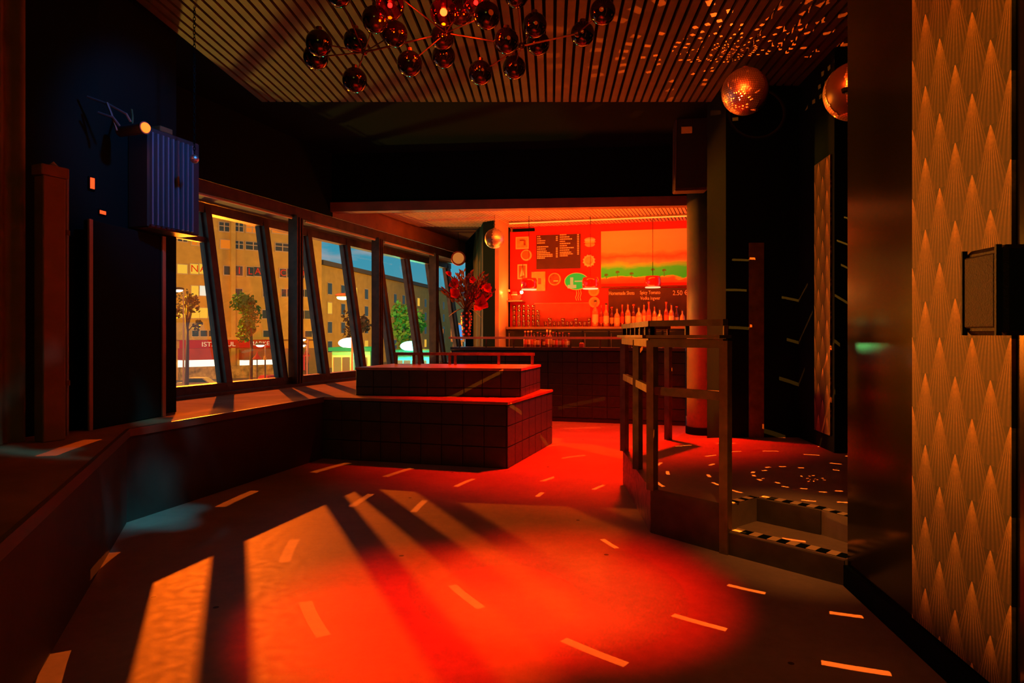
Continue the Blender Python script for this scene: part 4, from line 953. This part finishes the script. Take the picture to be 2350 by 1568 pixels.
def fac(FP0, dv, px, py):
    k = (px - CX) / F; t = (k * FP0.y - FP0.x) / (dv.x - k * dv.y); p = FP0 + dv * t
    return t, EYE - (py - HY) * p.y / F, p.y / F
ba = empty('apartment_block', (FP[0].x, FP[0].y, GZ), FRZ); tag(ba, 'plastered apartment block with rows of lit windows across the street', 'building')
LA = (FP[1] - FP[0]).length
MB().box(0, LA, 0.0, 12, 0, 27).build('wall', PLASTER, ba)
def fwin(x0, x1, y0, y1, m, letter=None, split=0):
    t0, z1, s = fac(FP[0], fdv, x0, y0); t1, z0, _ = fac(FP[0], fdv, x1, y1); z0 -= GZ; z1 -= GZ
    f = MB().box(t0 - 0.12, t1 + 0.12, -0.08, 0.0, z0 - 0.15, z1 + 0.10).build('window', WFRAME, ba)
    MB().box(t0, t1, -0.12, -0.08, z0, z1).build('pane', m, f)
    if split:
        for q in range(1, split): MB().box(t0 + (t1 - t0) * q / split - 0.06, t0 + (t1 - t0) * q / split + 0.06, -0.16, -0.12, z0, z1).build('glazing_bar', WFRAME, f)
        MB().box(t0, t1, -0.15, -0.12, z0 + (z1 - z0) * .55, z0 + (z1 - z0) * .55 + 0.1).build('glazing_bar', WFRAME, f)
    if letter:
        text('lettering', letter, (z1 - z0) * 1.05, emit('red_letter', (1.0, 0.02, 0.0), 0.8), f, ((t0 + t1) / 2, -0.13, (z0 + z1) / 2), (R(90), 0, 0), 0.01, 'CENTER')
for a in ((439, 459, 503, 524, WDARK, None, 2), (503, 525, 510, 532, WDARK, None, 2), (538, 557, 511, 532, WDARK, None, 2), (565, 591, 514, 535, WORG, None, 2), (625, 663, 520, 538, WORG, None, 0),
          (408, 429, 543, 555, WDARK, None, 2), (440, 466, 546, 564, WORG, None, 2), (506, 527, 550, 571, WORG, None, 0), (538, 557, 553, 572, WDARK, None, 2), (564, 597, 555, 575, WDARK, None, 2), (632, 663, 558, 578, WDARK, None, 2), (690, 703, 562, 582, WDARK, None, 0),
          (407, 429, 607, 628, WYEL), (437, 455, 606, 629, WYEL, 'N'), (457, 475, 606, 629, WYEL, 'A'), (514, 527, 611, 631, WDARK), (541, 556, 611, 633, WDARK, 'I'), (566, 581, 613, 634, WDARK, 'L'), (583, 599, 613, 634, WDARK, 'A'), (602, 613, 614, 635, WDARK), (642, 656, 617, 637, WDARK, 'C'), (659, 669, 617, 637, WDARK), (686, 697, 619, 638, WDARK, 'U'), (699, 714, 619, 638, WDARK, 'L'),
          (439, 455, 656, 679, WYEL), (458, 475, 656, 679, WWHT), (477, 488, 656, 679, WYEL), (539, 555, 663, 682, WDARK), (604, 616, 664, 681, WDARK), (646, 656, 664, 681, WDARK), (659, 669, 664, 681, WDARK), (687, 697, 665, 681, WDARK), (699, 715, 665, 682, WDARK),
          (408, 430, 707, 729, WYEL), (438, 457, 707, 730, WYEL), (458, 476, 707, 730, WYEL), (478, 492, 707, 730, WYEL), (602, 615, 712, 731, WDARK), (688, 697, 713, 732, WDARK), (699, 715, 713, 732, WDARK), (718, 733, 713, 732, WDARK),
          (441, 455, 759, 772, WDARK), (460, 475, 759, 772, WDARK), (479, 496, 759, 772, WDARK), (604, 622, 759, 778, WDARK), (700, 715, 760, 775, WDARK), (719, 733, 760, 775, WDARK)):
    fwin(*a)
def fbox(x0, x1, y0, y1, d0, d1, name, m):
    t0, z1, s = fac(FP[0], fdv, x0, y0); t1, z0, _ = fac(FP[0], fdv, x1, y1)
    return MB().box(t0, t1, -d1, -d0, z0 - GZ, z1 - GZ).build(name, m, ba)
fbox(527, 537, 480, 860, 0.0, 0.6, 'pilaster', PLASTER)
fbox(400, 735, 774, 779, 0.0, 0.7, 'cornice', PLASTER)
sg = fbox(410, 634, 781, 797, 0.3, 0.7, 'shop_sign', emit('sign_red', (0.9, 0.015, 0.0), 0.55))
t0, z0, s = fac(FP[0], fdv, 458, 790)
SIGNT = emit('sign_text', (1.0, 0.55, 0.25), 1.0)
text('lettering', 'ISTANBUL', 15 * s, SIGNT, ba, (t0, -0.75, z0 - GZ - 0.05), (R(90), 0, 0), 0.02, sx=1.12)
t0, z0, s = fac(FP[0], fdv, 568, 788); text('lettering', 'MARKET', 13 * s, SIGNT, ba, (t0, -0.75, z0 - GZ - 0.05), (R(90), 0, 0), 0.02, sx=1.1)
fbox(408, 506, 800, 824, 0.0, 2.0, 'awning', mat('awning_red', (0.45, 0.05, 0.02), 0.7)); fbox(548, 634, 802, 824, 0.0, 2.0, 'awning', mat('awning_brown', (0.32, 0.12, 0.04), 0.7))
fbox(408, 508, 827, 841, 0.0, 0.3, 'shop_window', emit('shop_white', (1.0, 0.85, 0.62), 1.7)); fbox(550, 640, 827, 843, 0.0, 0.3, 'shop_window', emit('shop_white', (1.0, 0.85, 0.62), 1.7))
fbox(408, 640, 843, 868, 0.0, 1.2, 'produce_rack', mat('produce', (0.45, 0.30, 0.08), 0.7, var=0.6, vscale=1.5)); fbox(640, 735, 800, 860, 0.0, 0.5, 'shop_window', emit('shop_dim', (1.0, 0.35, 0.05), 0.25))
# long building that runs away to the right
GP = [Vector(((738 - CX) * 112 / F, 112.0)), Vector(((1066 - CX) * 203 / F, 203.0))]; gdv = (GP[1] - GP[0]).normalized(); GRZ = math.atan2(gdv.y, gdv.x); LG = (GP[1] - GP[0]).length
bb = empty('long_building', (GP[0].x, GP[0].y, GZ), GRZ); tag(bb, 'long ochre building with dark eaves running away behind the street lamp', 'building')
MB().box(0, LG, 0, 3, 0, 17.8).build('wall', PLASTER, bb); MB().box(-0.5, LG, -0.6, 3, 17.8, 18.6).build('eaves', mat('eaves_dark', (0.10, 0.08, 0.05), 0.7), bb)
for i in range(14):
    for j in range(4):
        f = MB().box(2 + i * 5.2, 3.8 + i * 5.2, -0.08, 0, 2.6 + j * 3.4, 4.8 + j * 3.4).build('window', WFRAME, bb); MB().box(2.15 + i * 5.2, 3.65 + i * 5.2, -0.12, -0.08, 2.75 + j * 3.4, 4.65 + j * 3.4).build('pane', WYEL if (i * 3 + j) % 7 == 2 else WDARK, f)
# trees
def tree(px, y0, y1, Y, w, label, leafm, n=900, seed=1):
    rg = random.Random(seed); z1 = EYE - (y0 - HY) * Y / F; z0 = EYE - (y1 - HY) * Y / F; X = (px - CX) * Y / F; ww = w * Y / F
    t = empty('street_tree', (X, Y, GZ)); tag(t, label, 'tree')
    cz, rz_ = (z0 + z1) / 2 - GZ, (z1 - z0) / 2
    MB().tube([(0, 0, 0), (0.1, 0, cz * 0.6), (0, 0.1, cz + rz_ * .4)], [0.22, 0.16, 0.05], 8).build('trunk', mat('bark', (0.12, 0.08, 0.04), 0.9), t)
    lumps = [(rg.uniform(-.6, .6) * ww / 2, rg.uniform(-.6, .6) * ww / 2, cz + rg.uniform(-.7, .7) * rz_, rg.uniform(.35, .6) * min(ww / 2, rz_)) for _ in range(9)]
    mb = MB()
    for k in range(n):
        L = lumps[k % 9]; d = Vector((rg.gauss(0, 1), rg.gauss(0, 1), rg.gauss(0, 1))).normalized() * L[3] * rg.uniform(.5, 1.15); c = Vector(L[:3]) + d
        u = Vector((rg.gauss(0, 1), rg.gauss(0, 1), rg.gauss(0, 1))).normalized(); v = u.orthogonal(); q = rg.uniform(.10, .22)
        mb.add([c - u * q, c + v * q * .6, c + u * q, c - v * q * .6], [(0, 1, 2, 3)])
    o = mb.build('foliage', leafm, t); o['kind'] = 'stuff'
    for L in lumps[:5]: MB().tube([(0, 0, cz * 0.7), tuple(Vector(L[:3]) * .7 + Vector((0, 0, cz * .25))), L[:3]], [0.07, 0.05, 0.02], 5).build('branch', mat('bark', (0.12, 0.08, 0.04), 0.9), t)
LG1 = mat('leaf_green', (0.07, 0.22, 0.02), 0.7, var=0.4, vscale=0.8); LG2 = mat('leaf_dark', (0.13, 0.11, 0.03), 0.8, var=0.3, vscale=0.8)
tree(575, 662, 792, 68, 78, 'leafy street tree in front of the market sign', LG1, 1400, 1)
tree(428, 636, 772, 64, 60, 'thin bare street tree before the lit yellow windows', LG2, 320, 2)
tree(935, 700, 800, 44, 95, 'round street tree beside the teal neon kiosk', LG1, 900, 3)
tree(820, 712, 790, 60, 60, 'small street tree behind the tall street lamp', LG2, 500, 4)
# street lamps
def street_lamp(px, py, Y, label, col=(1.0, 0.55, 0.10), e=18, hr=0.22):
    p = at(px, py, Y); t = empty('street_lamp', (p.x, p.y, GZ)); tag(t, label, 'street lamp'); H = p.z - GZ
    MB().tube([(0.5, 0, 0), (0.5, 0, H * .6), (0.5, 0, H), (0.3, 0, H + 0.12), (0, 0, H + 0.15)], [0.09, 0.07, 0.06, 0.05, 0.05], 8).build('pole', mat('lamp_pole', (0.55, 0.35, 0.14), 0.5), t)
    MB().ball((0, 0, H + 0.12), hr * 1.5, 14, 8, (1.3, 0.7, 0.35)).build('hood', DARKMETAL, t, smooth=True); MB().ball((0, 0, H), hr, 14, 8, (1.5, 0.8, 0.6)).build('lens', emit('lamp_lens_%d' % int(px), col, e), t, smooth=True)
street_lamp(787, 683, 34, 'tall street lamp glowing amber in front of the long building')
street_lamp(409, 666, 62, 'street lamp glowing white beside the yellow lit windows', (1, .8, .5), 14, 0.3)
street_lamp(597, 793, 64, 'short lamp standing between the red and yellow parasols', (1, .85, .6), 14, 0.26)
street_lamp(694, 780, 58, 'short lamp beside the red parasol near the window post', (1, .8, .5), 14, 0.2)
street_lamp(690, 793, 50, 'lowest white lamp behind the window post', (1, .9, .7), 14, 0.25)
# parasols
def parasol(px, y0, y1, Y, w, m, label):
    a, b = at(px, y0, Y), at(px, y1, Y); t = empty('parasol', (a.x, a.y, GZ)); tag(t, label, 'parasol'); r_ = w * Y / F / 2
    MB().lathe([(r_, b.z - GZ), (r_ * .55, (a.z + b.z * 2) / 3 - GZ), (r_ * .12, a.z - GZ - 0.2), (0.02, a.z - GZ)], 12).build('canopy', m, t); MB().tube([(0, 0, 0), (0, 0, b.z - GZ + .1)], 0.05, 6).build('pole', DARKMETAL, t)
parasol(590, 806, 824, 62, 22, mat('parasol_red', (0.75, 0.10, 0.02), 0.7), 'closed-cone red parasol before the brown awning')
parasol(608, 808, 826, 63, 10, mat('parasol_yellow', (0.85, 0.50, 0.05), 0.7), 'narrow yellow parasol before the brown awning')
parasol(703, 797, 818, 52, 18, mat('parasol_red', (0.75, 0.10, 0.02), 0.7), 'red parasol beyond the window post')
# kiosks
def kiosk(px0, px1, y0, y1, Y, label, sign, wallm, es):
    a, b = at(px0, y0, Y), at(px1, y1, Y); t = empty('kiosk', ((a.x + b.x) / 2, Y, GZ)); tag(t, label, 'kiosk'); w_ = (b.x - a.x) / 2; H = a.z - GZ; h = (a.z - b.z)
    MB().box(-w_, w_, 0, 3, 0, H - h).build('body', wallm, t); MB().box(-w_ * 1.1, w_ * 1.1, -0.4, 3.2, H - h, H - h * .75).build('roof_band', emit('band_' + label[:6], es, 0.8), t)
    MB().ball((0, -0.3, H - h * .45), 1.0, 18, 10, (w_ * .62, 0.25, h * .36)).build('roof_sign', sign, t, smooth=True)
    for i in range(4): MB().box(-w_ * .9 + i * w_ * .45, -w_ * .9 + i * w_ * .45 + w_ * .38, -0.05, 0.0, (H - h) * .45, (H - h) * .92).build('lit_pane', emit('kiosk_pane_%d' % (i % 3), [(1, .45, .06), (.9, .25, .03), (.5, .8, .3)][i % 3], 0.5), t)
kiosk(762, 850, 772, 806, 40, 'kiosk with white oval roof sign and green band', emit('white_oval', (1.0, 0.9, 0.75), 2.2), mat('kiosk_wall', (0.4, 0.3, 0.1), 0.6), (0.0, 0.45, 0.06))
kiosk(905, 985, 780, 812, 37, 'kiosk with dazzling teal neon roof sign', emit('teal_neon', (0.25, 1.0, 0.85), 6), mat('kiosk_teal', (0.05, 0.35, 0.25), 0.6), (0.0, 0.55, 0.35))
light('teal_neon_glow', 'POINT', at(950, 786, 35.5), (0.0, 1.0, 0.6), 2200, size=0.3)
light('kiosk_glow', 'POINT', at(806, 800, 38), (0.2, 1.0, 0.25), 700, size=0.3)
# blue screens / boxes by the far window
for i, (x0, x1, y0, y1, Y) in enumerate(((1039, 1061, 746, 780, 26), (1004, 1013, 760, 790, 27), (690, 700, 815, 850, 55))):
    a, b = at(x0, y0, Y), at(x1, y1, Y); t = empty('light_box', ((a.x + b.x) / 2, Y, GZ)); tag(t, ['blue lit advertising box below the flowers', 'narrow blue lit box beside the far window post', 'red lit stall sign beyond the nearest window post'][i], 'light box'); w_ = (b.x - a.x) / 2
    MB().box(-w_ - .08, w_ + .08, 0, 0.4, b.z - GZ - .08, a.z - GZ + .08).build('case', DARKMETAL, t); MB().box(-w_, w_, -0.03, 0, b.z - GZ, a.z - GZ).build('face', emit('box_face_%d' % i, [(0.0, 0.35, 0.9), (0.02, 0.4, 0.9), (0.9, 0.05, 0.02)][i], 0.8), t)
    for s_ in (-1, 1): MB().box(s_ * w_ * .7 - .06, s_ * w_ * .7 + .06, 0.1, 0.3, 0, b.z - GZ).build('leg', DARKMETAL, t)
# cars
def car(px, Y, rz, m, label):
    X = (px - CX) * Y / F; t = empty('car', (X, Y, GZ), rz); tag(t, label, 'car')
    prof = [(-2.1, .35), (-2.1, .8), (-1.9, .95), (-1.3, 1.0), (-.8, 1.45), (.7, 1.45), (1.3, .98), (2.0, .85), (2.1, .6), (2.1, .35)]
    n = len(prof); mb = MB(); mb.add([(x, -.85, z) for x, z in prof] + [(x, .85, z) for x, z in prof], [tuple(range(n)), tuple(range(2 * n - 1, n - 1, -1))] + [(i, n + i, n + (i + 1) % n, (i + 1) % n) for i in range(n)])
    mb.build('body', m, t)
    for sx_ in (-1.3, 1.3):
        for sy in (-.8, .8): MB().tube([(sx_, sy - .1, .33), (sx_, sy + .1, .33)], .33, 12).build('wheel', BLACK, t)
    MB().add([(-.75, -.86, 1.38), (.62, -.86, 1.38), (1.1, -.86, 1.02), (-1.15, -.86, 1.02)], [(3, 2, 1, 0)]).build('side_window', WDARK, t)
    for sy in (-.6, .6): MB().box(-2.13, -2.1, sy - .15, sy + .15, .7, .85).build('tail_light', emit('tail_red', (1, .03, .01), 4), t)
    for sy in (-.6, .6): MB().box(2.1, 2.13, sy - .15, sy + .15, .6, .75).build('head_light', emit('head_white', (1, .9, .7), 3), t)
car(622, 70, R(150), mat('car_red', (0.5, 0.03, 0.02), 0.3), 'red car parked before the market windows')
car(455, 66, R(8), mat('car_ochre', (0.45, 0.35, 0.12), 0.3), 'ochre car passing below the red awning')
car(735, 46, R(20), mat('car_green', (0.05, 0.30, 0.18), 0.3), 'green car beyond the window post')
